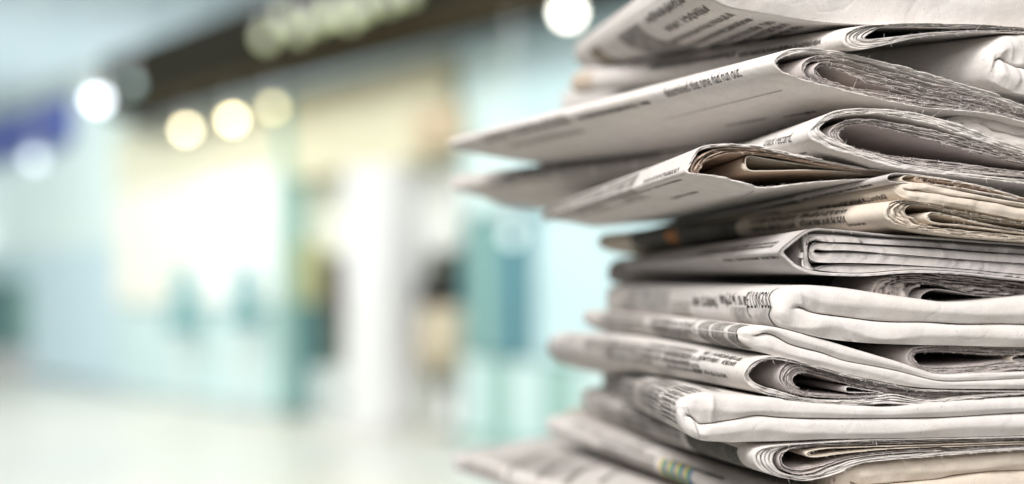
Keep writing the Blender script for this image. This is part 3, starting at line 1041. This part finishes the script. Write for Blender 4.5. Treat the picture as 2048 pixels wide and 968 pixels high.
# 9 small rolled paper
n = Paper('thin brownish newspaper pinched under the wide loop, small rolled sheet ends', zE([(908, 632)])[0], (1235, 474), L=0.36, kb=0.7, tone='g')
n.sheets('outer_section', zE([(2017, 785), (1700, 695), (1400, 635), (1150, 598), (1050, 590), (960, 590), (915, 610), (908, 635), (930, 656), (1000, 668), (1100, 676), (1400, 705), (1700, 755), (2017, 815)]),
         n=1, thick=2.2, main=True, rag=0.0003, half=150, fuzz=0.6)
n.sheets('inner_section', zE([(2017, 790), (1700, 703), (1400, 642), (1150, 606), (1100, 598), (1055, 608), (1030, 628), (1030, 645), (1060, 662), (1120, 672), (1400, 700), (1700, 750), (2017, 810)]),
         n=1, thick=2.2, tone='b', rag=0.0003, half=120, fuzz=0.4)
n.sheets('inner_section', zE([(2017, 792), (1700, 708), (1400, 648), (1230, 618), (1180, 606), (1150, 614), (1142, 634), (1160, 655), (1220, 672), (1400, 696), (1700, 745), (2017, 808)]),
         zE([(2017, 798), (1700, 722), (1400, 668), (1260, 640), (1220, 630), (1205, 636), (1203, 645), (1215, 655), (1260, 668), (1400, 690), (1700, 738), (2017, 804)]),
         n=3, tone='br', rag=0.0005, half=120, fuzz=0.8)
PAPERS['pinch'] = n

# 10 two-lipped white paper
n = Paper('narrow newspaper with two creased cream lips, a line of type along its dark side', zE([(1020, 700)])[0], (1222, 486), L=0.37, kb=0.9, tone='b')
n.pillow('folded_section', zE([(1020, 700), (1022, 676), (1045, 655), (1100, 656), (1200, 672), (1350, 700), (1550, 742), (1800, 792), (2017, 828)]),
         zE([(1020, 700), (1030, 735), (1065, 775), (1120, 802), (1300, 832), (1500, 862), (1800, 922), (2017, 962)]),
         zE([(1020, 700), (1100, 715), (1160, 716), (1250, 742), (1400, 766), (1600, 792), (2017, 852)]), crumple=0.0005, cstart=0.005, groove=0.007, seed=8)
PAPERS['lips'] = n

# 11 crumpled layered paper
n = Paper('newspaper with nested crumpled cream sheets at its fold and a dark printed side', zG([(886, 100)])[0], (1195, 484), L=0.37, kb=1.0, tone='b')
n.sheets('outer_section',
         zG([(2017, 188), (1700, 128), (1400, 72), (1230, 30), (1130, 8), (1050, 2), (980, 5), (930, 25), (900, 60), (886, 100), (900, 142), (940, 178), (1010, 205), (1120, 230), (1300, 262), (1500, 288), (2017, 330)]),
         zG([(2017, 196), (1700, 150), (1500, 108), (1350, 68), (1250, 42), (1160, 32), (1115, 48), (1102, 75), (1120, 110), (1170, 150), (1215, 182), (1280, 205), (1400, 226), (1700, 252), (2017, 285)]),
         n=7, main=True, half=180, rag=0.0007, spread=0.0011, fill=0.5, jit=0.3, fuzz=0.9)
n.sheets('inner_section', zG([(2017, 238), (1700, 182), (1500, 132), (1350, 100), (1280, 95), (1250, 112), (1245, 140), (1270, 170), (1330, 190), (1500, 204), (1700, 230), (2017, 268)]),
         zG([(2017, 244), (1700, 196), (1500, 147), (1380, 118), (1320, 112), (1290, 125), (1285, 146), (1310, 166), (1370, 180), (1500, 192), (1700, 216), (2017, 256)]),
         n=2, recess=0.002, rag=0.0004, half=120)
PAPERS['crum'] = n

# 12 grey paper with flat folded bands
n = Paper('grey newspaper with pointed fold and thick flat inner bands, middle of the stack', zG([(52, 416)])[0], (1240, 529), L=0.32, kb=0.6, tone='g')
n.sheets('outer_section',
         zG([(2017, 348), (1700, 327), (1300, 296), (900, 272), (600, 240), (450, 228), (350, 222), (260, 245), (180, 300), (100, 365), (60, 402), (52, 418), (62, 436), (100, 468), (180, 545), (300, 592), (600, 614), (800, 612), (1000, 594), (1200, 588), (1500, 602), (2017, 655)]),
         zG([(2017, 366), (1700, 345), (1300, 315), (900, 292), (600, 262), (450, 250), (350, 246), (275, 268), (195, 328), (125, 384), (94, 408), (92, 416), (100, 432), (190, 520), (310, 568), (600, 592), (800, 590), (1000, 572), (1200, 566), (1500, 580), (2017, 634)]),
         n=1, main=True, half=200, rag=0.0003, fuzz=1.0, bulge=0.5)
n.sheets('inner_section',
         zG([(2017, 371), (1700, 350), (1300, 321), (900, 297), (600, 268), (430, 255), (340, 252), (285, 262), (264, 300), (258, 400), (256, 500), (264, 535), (300, 556), (400, 570), (600, 586), (800, 584), (1000, 566), (1200, 560), (1500, 574), (2017, 628)]),
         zG([(2017, 432), (1700, 412), (1300, 378), (900, 356), (600, 338), (440, 334), (360, 318), (318, 296), (300, 300), (296, 330), (297, 420), (299, 500), (308, 528), (345, 548), (380, 550), (420, 532), (540, 522), (800, 524), (1000, 528), (1200, 538), (1500, 556), (2017, 604)]),
         n=1, recess=0.0015, rag=0.0003, half=190, bulge=0.5, fuzz=0.8)
n.sheets('inner_section',
         zG([(2017, 440), (1700, 420), (1300, 388), (900, 364), (600, 346), (420, 338), (350, 342), (312, 372), (300, 420), (312, 468), (350, 495), (420, 504), (600, 506), (800, 510), (1000, 518), (1200, 530), (1500, 550), (2017, 598)]),
         zG([(2017, 508), (1700, 488), (1300, 458), (900, 426), (600, 404), (450, 404), (380, 400), (352, 398), (338, 412), (350, 424), (390, 420), (450, 414), (600, 412), (800, 420), (1000, 440), (1200, 458), (1500, 480), (2017, 516)]),
         n=1, recess=0.001, rag=0.0003, half=190, bulge=0.5, fuzz=0.8)
PAPERS['grey'] = n

# 13 rolled ragged paper in the shade
n = Paper('shaded newspaper with a ragged open roll, wedged below the grey one', zG([(800, 760)])[0], (1215, 548), L=0.38, d=0.575, kb=1.3, tone='g')
n.sheets('outer_section',
         zG([(2017, 672), (1700, 636), (1400, 604), (1200, 594), (1060, 604), (940, 618), (860, 645), (812, 700), (800, 760), (815, 815), (900, 848), (1100, 870), (1600, 890), (2017, 870)]),
         zG([(2017, 768), (1700, 762), (1560, 740), (1400, 697), (1300, 686), (1220, 690), (1172, 718), (1158, 760), (1172, 800), (1230, 825), (1350, 840), (1600, 850), (2017, 830)]),
         n=9, main=True, half=180, rag=0.0013, spread=0.0018, fill=0.6, jit=0.3, tone='m', fuzz=1.5)
n.sheets('inner_section', zG([(1950, 780), (1700, 770), (1480, 735), (1360, 722), (1290, 735), (1245, 765), (1230, 800), (1250, 830), (1400, 840), (1700, 845), (1950, 828)]),
         n=1, thick=1.5, tone='g', recess=0.004, half=90, fuzz=0.2)
PAPERS['shade'] = n

# 14 white two-lipped paper
n = Paper('white newspaper folded into two plump lips, large narrow headline letters on its side', (1552, 614), (1217, 598), L=0.33, kb=1.0, tone='w')
n.pillow('folded_section', [(1552, 614), (1553, 596), (1563, 582), (1588, 573), (1615, 570), (1650, 571), (1700, 576), (1780, 588), (1850, 598), (1900, 604), (1960, 602), (2048, 592)],
         [(1552, 614), (1554, 634), (1568, 652), (1600, 663), (1650, 676), (1721, 685), (1821, 690), (1930, 692), (2048, 695)],
         [(1552, 614), (1602, 613), (1627, 624), (1697, 634), (1771, 643), (1895, 647), (2048, 650)], crumple=0.00045, cstart=0.016, groove=0.007, seed=11,
         ridges=((0.030, 0.55, 0.045, 0.98, 0.0014, 0.0009), (0.011, 0.05, 0.016, 0.47, 0.001, 0.0012)))
PAPERS['plump'] = n

# 15 open paper at the right
n = Paper('open newspaper with a neat oval hollow at the right edge, between two white ones', zI([(1072, 632)])[0], (1330, 668), L=0.30, d=0.578, kb=0.8, tone='g')
n.sheets('outer_section',
         zI([(2017, 548), (1700, 538), (1400, 530), (1230, 530), (1140, 540), (1092, 575), (1072, 630), (1092, 685), (1160, 728), (1250, 755), (1400, 762), (1650, 758), (2017, 722)]),
         zI([(2017, 612), (1850, 612), (1700, 606), (1500, 592), (1300, 586), (1225, 590), (1180, 604), (1165, 632), (1185, 665), (1230, 690), (1300, 700), (1500, 695), (1700, 677), (1850, 656), (2017, 645)]),
         n=9, main=True, half=160, rag=0.0005, spread=0.001, tone='m', fuzz=1.2)
n.sheets('insert', zI([(2100, 590), (2017, 594), (1965, 608), (1940, 628), (1938, 648), (1960, 670), (2017, 680), (2100, 676)]), n=1, thick=3, tone='b', recess=0.002, half=60, fuzz=0.2)
PAPERS['oval'] = n

# 16 sloping two-lipped paper
n = Paper('white newspaper sloping down to the right in two long smooth lips, dark banded print', (1482, 668), (1168, 632), L=0.33, kb=1.15, tone='w')
n.pillow('folded_section', [(1482, 668), (1486, 659), (1500, 653), (1525, 651), (1550, 654), (1600, 665), (1660, 682), (1750, 709), (1800, 724), (1845, 740), (1875, 748), (1957, 747), (2048, 744)],
         [(1482, 668), (1486, 681), (1510, 697), (1548, 711), (1580, 719), (1635, 731), (1697, 748), (1760, 762), (1820, 773), (1870, 777), (1960, 778), (2048, 778)],
         [(1482, 668), (1545, 668), (1585, 689), (1647, 706), (1690, 721), (1746, 731), (1796, 741), (1858, 757), (1882, 761), (1960, 761), (2048, 757)], crumple=0.0004, cstart=0.012, groove=0.006, seed=12)
PAPERS['slope'] = n

# 17 open paper with thick roll
n = Paper('open newspaper with a thick dark roll of sheets and round hollow, lower middle', (1487, 746), (1094, 692), L=0.37, kb=1.3, bow=0.003, tone='w')
n.sheets('outer_section',
         [(2048, 783), (1920, 782), (1840, 779), (1780, 768), (1700, 750), (1640, 733), (1590, 720), (1555, 713), (1530, 714), (1509, 722), (1493, 733), (1487, 746), (1491, 760), (1504, 775), (1524, 786), (1550, 792), (1610, 804), (1709, 810), (1771, 808), (1850, 810), (1920, 800), (2048, 788)],
         [(2048, 784), (1920, 784), (1840, 782), (1780, 772), (1700, 755), (1640, 738), (1590, 726), (1556, 720), (1534, 722), (1518, 729), (1506, 738), (1500, 748), (1506, 760), (1520, 770), (1548, 778), (1610, 796), (1709, 800), (1771, 790), (1796, 787), (1821, 793), (1870, 801), (1920, 794), (2048, 784)],
         n=4, main=True, half=190, rag=0.0006, spread=0.0006, fuzz=2.0)
n.sheets('inner_section',
         zI([(2017, 905), (1400, 892), (1100, 872), (800, 822), (500, 742), (300, 692), (200, 662), (140, 667), (90, 702), (63, 760), (63, 810), (90, 860), (140, 900), (220, 928), (400, 950), (600, 955), (800, 945), (1000, 925), (1150, 950), (1300, 972), (2017, 918)]),
         zI([(2017, 912), (1400, 955), (1250, 962), (1100, 950), (900, 920), (700, 866), (500, 803), (350, 762), (270, 755), (220, 770), (198, 800), (205, 835), (240, 880), (300, 910), (420, 928), (600, 936), (800, 934), (950, 922), (1100, 952), (1300, 966), (2017, 915)]),
         n=12, tone='m', recess=0.0018, rag=0.0006, spread=0.0012, half=190, fuzz=1.4)
n.sheets('insert', zI([(900, 908), (750, 884), (640, 862), (615, 868), (608, 888), (614, 908), (640, 915), (750, 918), (900, 920)]), n=1, thick=1.6, tone='g', recess=0.003, half=60, fuzz=0.2, ext=False)
PAPERS['thick'] = n

# 18 white two-lipped paper with crumpled corner
n = Paper('white newspaper with a crumpled torn corner and two broad lips, small text blocks', (1356, 818), (1206, 750), L=0.36, d=0.552, kb=0.95, tone='w')
n.pillow('folded_section', [(1356, 818), (1358, 806), (1372, 796), (1395, 788), (1421, 786), (1460, 789), (1548, 796), (1622, 806), (1722, 812), (1779, 815), (1845, 808), (1940, 801), (2048, 795)],
         [(1356, 818), (1358, 840), (1368, 862), (1385, 875), (1410, 882), (1447, 885), (1550, 884), (1672, 879), (1845, 877), (2048, 872)],
         [(1356, 818), (1385, 840), (1400, 850), (1427, 849), (1471, 842), (1518, 833), (1560, 835), (1672, 838), (1796, 837), (1883, 836), (2048, 827)],
         crumple=0.0005, cstart=0.007, groove=0.009, seed=14, ridges=((0.018, 0.02, 0.019, 0.48, 0.0022, 0.0016), (0.004, 0.3, 0.012, 0.97, 0.0022, 0.0012), (0.009, 0.55, 0.014, 0.95, -0.0016, 0.0012)))
PAPERS['torn'] = n

# 19 open paper with dark printed side
n = Paper('lower open newspaper with rounded dark hollow and a dark green printed side', (1507, 911), (1163, 793), L=0.37, kb=1.6, tone='w')
n.sheets('outer_section',
         [(2048, 874), (1920, 877), (1796, 879), (1697, 882), (1622, 887), (1573, 890), (1548, 892), (1528, 895), (1513, 901), (1506, 912), (1510, 927), (1521, 940), (1548, 951), (1573, 957), (1607, 962), (1635, 958), (1672, 948), (1702, 935), (1734, 925), (1796, 919), (1895, 911), (2048, 900)],
         zK([(2017, 597), (1500, 608), (1000, 618), (700, 634), (450, 640), (250, 652), (110, 676), (35, 710), (8, 760), (15, 815), (60, 865), (150, 900), (250, 910), (350, 888), (500, 832), (700, 768), (1000, 740), (1500, 708), (2017, 676)]),
         n=5, main=True, half=190, tone='w', spread=0.0006, fuzz=1.4)
n.sheets('inner_section',
         zK([(2017, 602), (1500, 616), (1000, 624), (700, 642), (450, 652), (250, 662), (120, 692), (60, 730), (45, 780), (60, 830), (120, 873), (220, 896), (330, 876), (480, 818), (700, 756), (1000, 724), (1500, 698), (2017, 670)]),
         zK([(2017, 618), (1500, 637), (1000, 652), (700, 662), (400, 674), (250, 682), (150, 697), (100, 722), (85, 762), (95, 810), (140, 842), (220, 852), (330, 832), (450, 800), (550, 772), (700, 738), (1000, 704), (1500, 682), (2017, 658)]),
         n=5, tone='m', recess=0.0015, rag=0.0006, spread=0.001, half=170, fuzz=1.2)
n.sheets('insert',
         zK([(2017, 630), (1500, 648), (1000, 664), (600, 675), (420, 682), (320, 698), (266, 713), (258, 730), (282, 752), (350, 756), (500, 736), (700, 711), (1000, 686), (1500, 668), (2017, 648)]),
         zK([(2017, 634), (1500, 654), (1000, 670), (600, 685), (430, 693), (345, 708), (308, 719), (304, 730), (320, 738), (360, 739), (500, 722), (700, 700), (1000, 680), (1500, 662), (2017, 643)]),
         n=2, tone='b', recess=0.0008, rag=0.0003, half=140, fuzz=0.4)
PAPERS['dark'] = n

# 20 cream paper at the bottom right
n = Paper('cream newspaper with a smooth folded front at the bottom right corner', (1680, 962), (1130, 836), L=0.44, d=0.572, kb=0.9, tone='b')
n.pillow('folded_section', [(1680, 962), (1683, 950), (1694, 939), (1720, 931), (1760, 925), (1850, 916), (2048, 902)], [(1680, 962), (1684, 980), (1700, 992), (1760, 1000), (2048, 990)],
         [(1680, 962), (1720, 972), (1800, 968), (1870, 962), (1970, 947), (2048, 943)], crumple=0.0006, cstart=0.01, groove=0.006, seed=15)
PAPERS['cream'] = n

# 21 white paper with coloured bars
n = Paper('white newspaper with a printed row of yellow, green and blue bars, near the bottom', (1600, 1034), (1090, 848), L=0.42, d=0.552, kb=1.0, tone='w')
n.sheets('outer_section', [(2048, 1004), (1900, 1006), (1760, 1006), (1690, 1004), (1640, 1004), (1612, 1014), (1600, 1034), (1612, 1056), (1650, 1070), (1760, 1076), (2048, 1070)],
         n=3, thick=6, main=True, half=120, fuzz=0)
n.sheets('inner_section', [(2048, 1014), (1900, 1016), (1760, 1016), (1680, 1014), (1640, 1018), (1626, 1034), (1640, 1052), (1680, 1060), (1760, 1066), (2048, 1060)],
         n=4, thick=10, half=80, fuzz=0, tone='m')
PAPERS['bars'] = n

# 22 lowest paper
n = Paper('lowest newspaper lying flat at the bottom left with sweeping grey curves printed', (1405, 1092), (907, 924), L=0.40, d=0.572, psi=52, kb=1.0, tone='w')
def slabprof(h, u0, r):
    return np.array([(0.17, h), (0.10, h), (0.05, h), (u0 + 2.2 * r, h), (u0 + 0.8 * r, h * 0.93), (u0 + 0.2 * r, h * 0.6), (u0, 0), (u0 + 0.2 * r, -h * 0.6),
                     (u0 + 0.8 * r, -h * 0.93), (u0 + 2.2 * r, -h), (0.05, -h), (0.10, -h), (0.17, -h)])


n.sheets('outer_section', slabprof(0.0075, 0, 0.006), slabprof(0.0058, 0.002, 0.005), n=3, main=True, half=120, fuzz=0)
n.sheets('inner_section', slabprof(0.0052, 0.005, 0.004), slabprof(0.0008, 0.012, 0.002), n=4, half=80, fuzz=0, tone='m')
PAPERS['low'] = n
# ---- print and some painted shade on the papers -----------------------------------------------------
def blk(n, mat, s, p, name='picture_and_shade_block', line=None, lift=0.00025, tone=None):
    """printed or shade-toned block: depth range from the two points s, height range from the two points p"""
    s0, s1 = n.find(s[0])[0], n.find(s[1])[0]
    p0, p1 = n.find(p[0])[1], n.find(p[1])[1]
    return n.patch(name, mat, None, None, rect=(s0, s1, p0, p1), line=line, lift=lift, tone=tone)


def row(n, a, b, h, bold=True, lift=0.0003, lines=1):
    """line(s) of type from photograph point a (left) to b (right), h millimetres each"""
    (s0, p0), (s1, p1) = n.find(a), n.find(b)
    pm = (p0 + p1) / 2
    return n.patch('printed_text', T_BOLD if bold else T_SMALL, None, None, rect=(s0, s1, pm - h * lines / 2000, pm + h * lines / 2000), line=h / 1000, lift=lift)


def strip(n, pts, w, mat=None, lift=0.0004, name='printed_rule'):
    sp = np.array([n.find(q) for q in pts])
    sp = catmull(sp, 8) if len(sp) > 2 else np.linspace(sp[0], sp[1], 24)
    tg = np.gradient(sp, axis=0); tg /= np.linalg.norm(tg, axis=1)[:, None] + 1e-12
    nr = np.stack([-tg[:, 1], tg[:, 0]], 1)
    w = np.asarray(w, float) / 1000
    if w.ndim: w = np.interp(np.linspace(0, 1, len(sp)), np.linspace(0, 1, len(w)), w)
    w = np.broadcast_to(w, (len(sp),))
    cols = [sp + nr * (w * k)[:, None] for k in (-0.5, 0, 0.5)]
    X = np.stack([n.surf(c[:, 0], c[:, 1], lift) for c in cols], 1).reshape(-1, 3)
    return mesh_obj(name, X, n.grid_faces(len(sp), 3), mat or INK, n.root)


def letters_to(n, string, a, b, top, mat=None):
    h = (n.find(top)[1] - n.find(b)[1]) * 1000
    return n.letters(string, a, b, max(1.5, min(9.0, h)), mat)


n = PAPERS['top']
for a, b in (((1290, 35), (1372, 4)), ((1325, 55), (1425, 20)), ((1345, 84), (1462, 28)), ((1385, 90), (1500, 36)), ((1425, 93), (1540, 42)), ((1470, 88), (1572, 47)), ((1515, 84), (1600, 52))):
    row(n, a, b, 8.0, bold=False)
blk(n, PH_MID, ((1300, 70), (1250, 88)), ((1262, 55), (1370, 104)))
blk(n, make_photo_mat('printed_brown_picture', lin(128, 112, 92), lin(160, 148, 132), 0.1), ((1215, 110), (1196, 120)), ((1190, 95), (1235, 135)))
n = PAPERS['thin']
row(n, (1480, 108), (1640, 88), 3.4); row(n, (1300, 130), (1470, 112), 4.0)
blk(n, plain('orange_brown_print', lin(200, 186, 170), 0.9, 0.1, 900), ((1185, 160), (1140, 165)), ((1170, 145), (1180, 178)))
n = PAPERS['roll']
row(n, (1985, 196), (2040, 206), 3.0, lines=2)
strip(n, [(1925, 181), (1966, 177)], 1.0)
n = PAPERS['big']
letters_to(n, 'determined that time had run out.', (1338, 192), (1488, 150), (1482, 132))
row(n, (1155, 237), (1300, 203), 5.0)
strip(n, [(1323, 239), (1440, 211), (1566, 179)], 0.5, INK_SOFT)
for a, b in (((1540, 228), (1662, 226)), ((1560, 216), (1680, 232)), ((1430, 246), (1560, 240))):
    row(n, a, b, 3.4)
n = PAPERS['under']
row(n, (1330, 302), (1560, 262), 7.5); row(n, (1040, 345), (1320, 308), 6.0)
n = PAPERS['loop']
letters_to(n, 'track record.', (1528, 294), (1584, 284), (1580, 268))
row(n, (1592, 302), (1622, 308), 3.0)
n = PAPERS['lean']
blk(n, PH_MID, ((1268, 380), (1085, 432)), ((1265, 352), (1270, 388)))
row(n, (1286, 368), (1360, 336), 4.6, bold=False); row(n, (1284, 384), (1358, 358), 4.2)
row(n, (1340, 396), (1398, 384), 3.6); row(n, (1180, 424), (1275, 402), 3.6, bold=False)
strip(n, [(1508, 381), (1470, 398), (1424, 413)], 0.5, INK_SOFT)
n = PAPERS['pinch']
row(n, (1600, 397), (1745, 370), 4.4); blk(n, PH_DARK, ((1590, 400), (1260, 470)), ((1500, 412), (1505, 426)))  # dark print that also paints in the shade under the overhang
n = PAPERS['lips']
row(n, (1640, 418), (1772, 392), 4.2); blk(n, PH_MID, ((1560, 425), (1300, 470)), ((1500, 432), (1505, 446)))  # grey block is part print, part painted shade of the papers above
n = PAPERS['crum']
row(n, (1600, 441), (1690, 428), 5.0, lines=2); row(n, (1500, 452), (1590, 442), 5.0, lines=2)
blk(n, PH_DARK, ((1470, 460), (1262, 482)), ((1400, 445), (1405, 492)))
blk(n, INK_ORG, ((1356, 474), (1330, 476)), ((1340, 462), (1345, 486)), lift=0.0004)
row(n, (1690, 446), (1740, 452), 3.0)
n = PAPERS['grey']
row(n, (1400, 505), (1552, 490), 3.4, lines=2); row(n, (1450, 522), (1556, 512), 3.4)
n = PAPERS['shade']
blk(n, PH_DARK, ((1660, 575), (1290, 560)), ((1500, 540), (1510, 568)))  # shade painted as a dark block along the wedged side
n = PAPERS['plump']
blk(n, PH_SOFT, ((1548, 640), (1462, 630)), ((1520, 618), (1530, 655)))
letters_to(n, "E L'UNGOLI", (1495, 614), (1552, 616), (1560, 586))
row(n, (1440, 598), (1492, 602), 9.0); row(n, (1385, 600), (1436, 606), 8.0)
strip(n, [(1506, 582), (1492, 604), (1496, 624), (1504, 634)], 0.6)
strip(n, [(1564, 588), (1549, 612), (1550, 630), (1557, 642)], 0.8)
blk(n, PH_SOFT, ((1340, 610), (1255, 604)), ((1300, 580), (1310, 620)))
n = PAPERS['slope']
for a, b, m in ((1419, 1398, PH_MID), (1447, 1423, PH_MID), (1476, 1456, PH_MID)):
    blk(n, m, ((a, 670), (b, 668)), ((1440, 645), (1445, 690)))
strip(n, [(1484, 656), (1474, 668), (1480, 684)], 0.6, INK_SOFT); strip(n, [(1402, 640), (1388, 656), (1392, 670)], 0.6, INK_SOFT)
row(n, (1300, 648), (1384, 656), 4.0, bold=False, lines=2)
row(n, (1200, 634), (1285, 642), 4.0, bold=False, lines=2)
n = PAPERS['thick']
row(n, (1398, 712), (1482, 722), 4.2, lines=2); row(n, (1385, 738), (1455, 752), 4.0)
row(n, (1290, 700), (1385, 710), 4.0, bold=False, lines=3); row(n, (1170, 682), (1280, 696), 4.0, bold=False, lines=2)
blk(n, PH_SOFT, ((1150, 705), (1096, 697)), ((1110, 680), (1120, 712)))
n = PAPERS['torn']
for a, b in (((1325, 790), (1365, 803)), ((1322, 817), (1357, 835)), ((1352, 774), (1398, 786)), ((1384, 767), (1430, 780)), ((1310, 762), (1348, 772)), ((1290, 778), (1318, 790)), ((1440, 772), (1470, 782))):
    row(n, a, b, 2.9, bold=False, lines=3)
row(n, (1250, 758), (1300, 770), 3.0, bold=False, lines=3)
n = PAPERS['dark']
blk(n, PH_DARK, ((1474, 905), (1372, 875)), ((1440, 884), (1440, 925)))
strip(n, [(1452, 890), (1444, 902), (1452, 916)], 0.5, INK_SOFT, 0.0003)
row(n, (1240, 825), (1360, 868), 4.0, bold=False, lines=4)
blk(n, PH_SOFT, ((1235, 822), (1172, 798)), ((1200, 795), (1205, 822)))
n = PAPERS['cream']
blk(n, make_photo_mat('printed_blue_grey_picture', lin(128, 136, 138), lin(160, 164, 164), 0.1), ((1248, 862), (1208, 852)), ((1225, 842), (1230, 872)))
blk(n, PH_DARK, ((1470, 925), (1346, 896)), ((1400, 892), (1405, 925)))
n = PAPERS['bars']
cols = [INK_YEL, INK_GRN, INK_BLU]
q0, q1 = n.find((1322, 944)), n.find((1400, 982))
pm = (q0[1] + q1[1]) / 2
for i in range(12):
    f0, f1 = i / 12 + 0.008, (i + 0.72) / 12
    n.patch('printed_bar', cols[i % 3], None, None, rect=(q0[0] + (q1[0] - q0[0]) * f0, q0[0] + (q1[0] - q0[0]) * f1, pm - 0.006, pm + (0.012 if i % 3 else 0.013)), lift=0.0004)
strip(n, [(1324, 938), (1390, 966)], 0.5, INK_BLU)
row(n, (1340, 922), (1450, 958), 3.5); row(n, (1200, 885), (1310, 935), 4.0, bold=False, lines=3)
n = PAPERS['big']
row(n, (960, 275), (1140, 240), 5.0, bold=False, lines=2); row(n, (1010, 290), (1180, 262), 4.0, bold=False, lines=2)
n = PAPERS['thick']
row(n, (1330, 722), (1400, 732), 3.6, bold=False, lines=3); row(n, (1210, 700), (1300, 714), 3.6, bold=False, lines=3)
n = PAPERS['torn']
row(n, (1270, 790), (1312, 806), 3.0, bold=False, lines=3); row(n, (1400, 774), (1440, 784), 2.9, bold=False, lines=2); row(n, (1230, 768), (1270, 782), 3.0, bold=False, lines=3)
n = PAPERS['slope']
row(n, (1310, 664), (1385, 676), 3.4, bold=False, lines=2)
n = PAPERS['dark']
row(n, (1200, 822), (1300, 862), 3.4, bold=False, lines=3)
n = PAPERS['low']
for pts, w in (([(1018, 962), (1040, 930), (1090, 908), (1180, 897)], (3, 6, 5, 2)), ([(1075, 966), (1110, 930), (1150, 915), (1210, 908)], (8, 9, 5, 1)), ([(1130, 966), (1170, 938), (1220, 922)], (8, 6, 2)), ([(1200, 966), (1230, 945), (1260, 936)], (5, 4, 2))):
    strip(n, pts, w, PH_MID, name='printed_curve')
row(n, (935, 918), (1040, 900), 4.5, bold=False, lines=2); row(n, (930, 930), (1000, 945), 3.5, bold=False, lines=2)

# faint columns of small type along the folds that face the left
for key, p0, p1, s0, s1, wd, ln in (('thick', -0.004, 0.012, 0.10, 0.95, 0.034, 2.6), ('torn', -0.012, 0.022, 0.05, 0.92, 0.024, 2.4), ('dark', -0.002, 0.014, 0.42, 0.95, 0.03, 2.6),
                                    ('slope', -0.006, 0.010, 0.36, 0.95, 0.03, 2.6), ('bars', 0.002, 0.016, 0.52, 0.95, 0.03, 2.8), ('low', 0.012, 0.075, 0.55, 0.95, 0.03, 3.0),
                                    ('plump', -0.012, 0.004, 0.40, 0.95, 0.032, 2.8), ('lean', -0.020, 0.0, 0.35, 0.9, 0.03, 2.8), ('under', -0.010, 0.008, 0.45, 0.98, 0.036, 3.0)):
    n = PAPERS[key]
    x = s0 * n.Ls
    while x + wd < s1 * n.Ls:
        e0, e1 = rng.uniform(0, 0.004), rng.uniform(0, 0.004)
        if rng.random() < 0.85:
            n.patch('printed_text', T_FAINT, None, None, rect=(x, x + wd * 0.9, p0 + e0, p1 - e1), line=ln / 1000, lift=0.00022)
        x += wd

# ---- what carries the stack ---------------------------------------------------
zs = min(min((o.matrix_world @ Vector(c))[2] for c in o.bound_box) for o in PAPERS['low'].root.children if o.type == 'MESH')
bm = bmesh.new()
bmesh.ops.create_cube(bm, size=1.0)
bmesh.ops.scale(bm, vec=(0.30, 0.26, 0.03), verts=bm.verts)
bmesh.ops.bevel(bm, geom=list(bm.edges), offset=0.004, segments=3, affect='EDGES')
me = bpy.data.meshes.new('table_top'); bm.to_mesh(me); bm.free()
me.materials.append(plain('pale_table', lin(214, 214, 208), 0.5, 0.3))
tb = prop(empty('side_table', (0.26, 0.74, 0)), 'small pale pedestal table hidden beneath the newspaper stack', 'table')
o = bpy.data.objects.new('table_top', me); C.objects.link(o); o.parent = tb; o.location = (0, 0, zs - 0.016)
bm = bmesh.new()
for r, z0, z1 in ((0.02, 0.02, zs - 0.03), (0.13, 0.0, 0.02)):
    q = bmesh.ops.create_cone(bm, cap_ends=True, segments=28, radius1=r, radius2=r * 0.96, depth=z1 - z0)
    bmesh.ops.translate(bm, verts=q['verts'], vec=(0, 0, (z0 + z1) / 2))
me = bpy.data.meshes.new('pedestal'); bm.to_mesh(me); bm.free()
me.materials.append(PILL)
o = bpy.data.objects.new('pedestal', me); C.objects.link(o); o.parent = tb
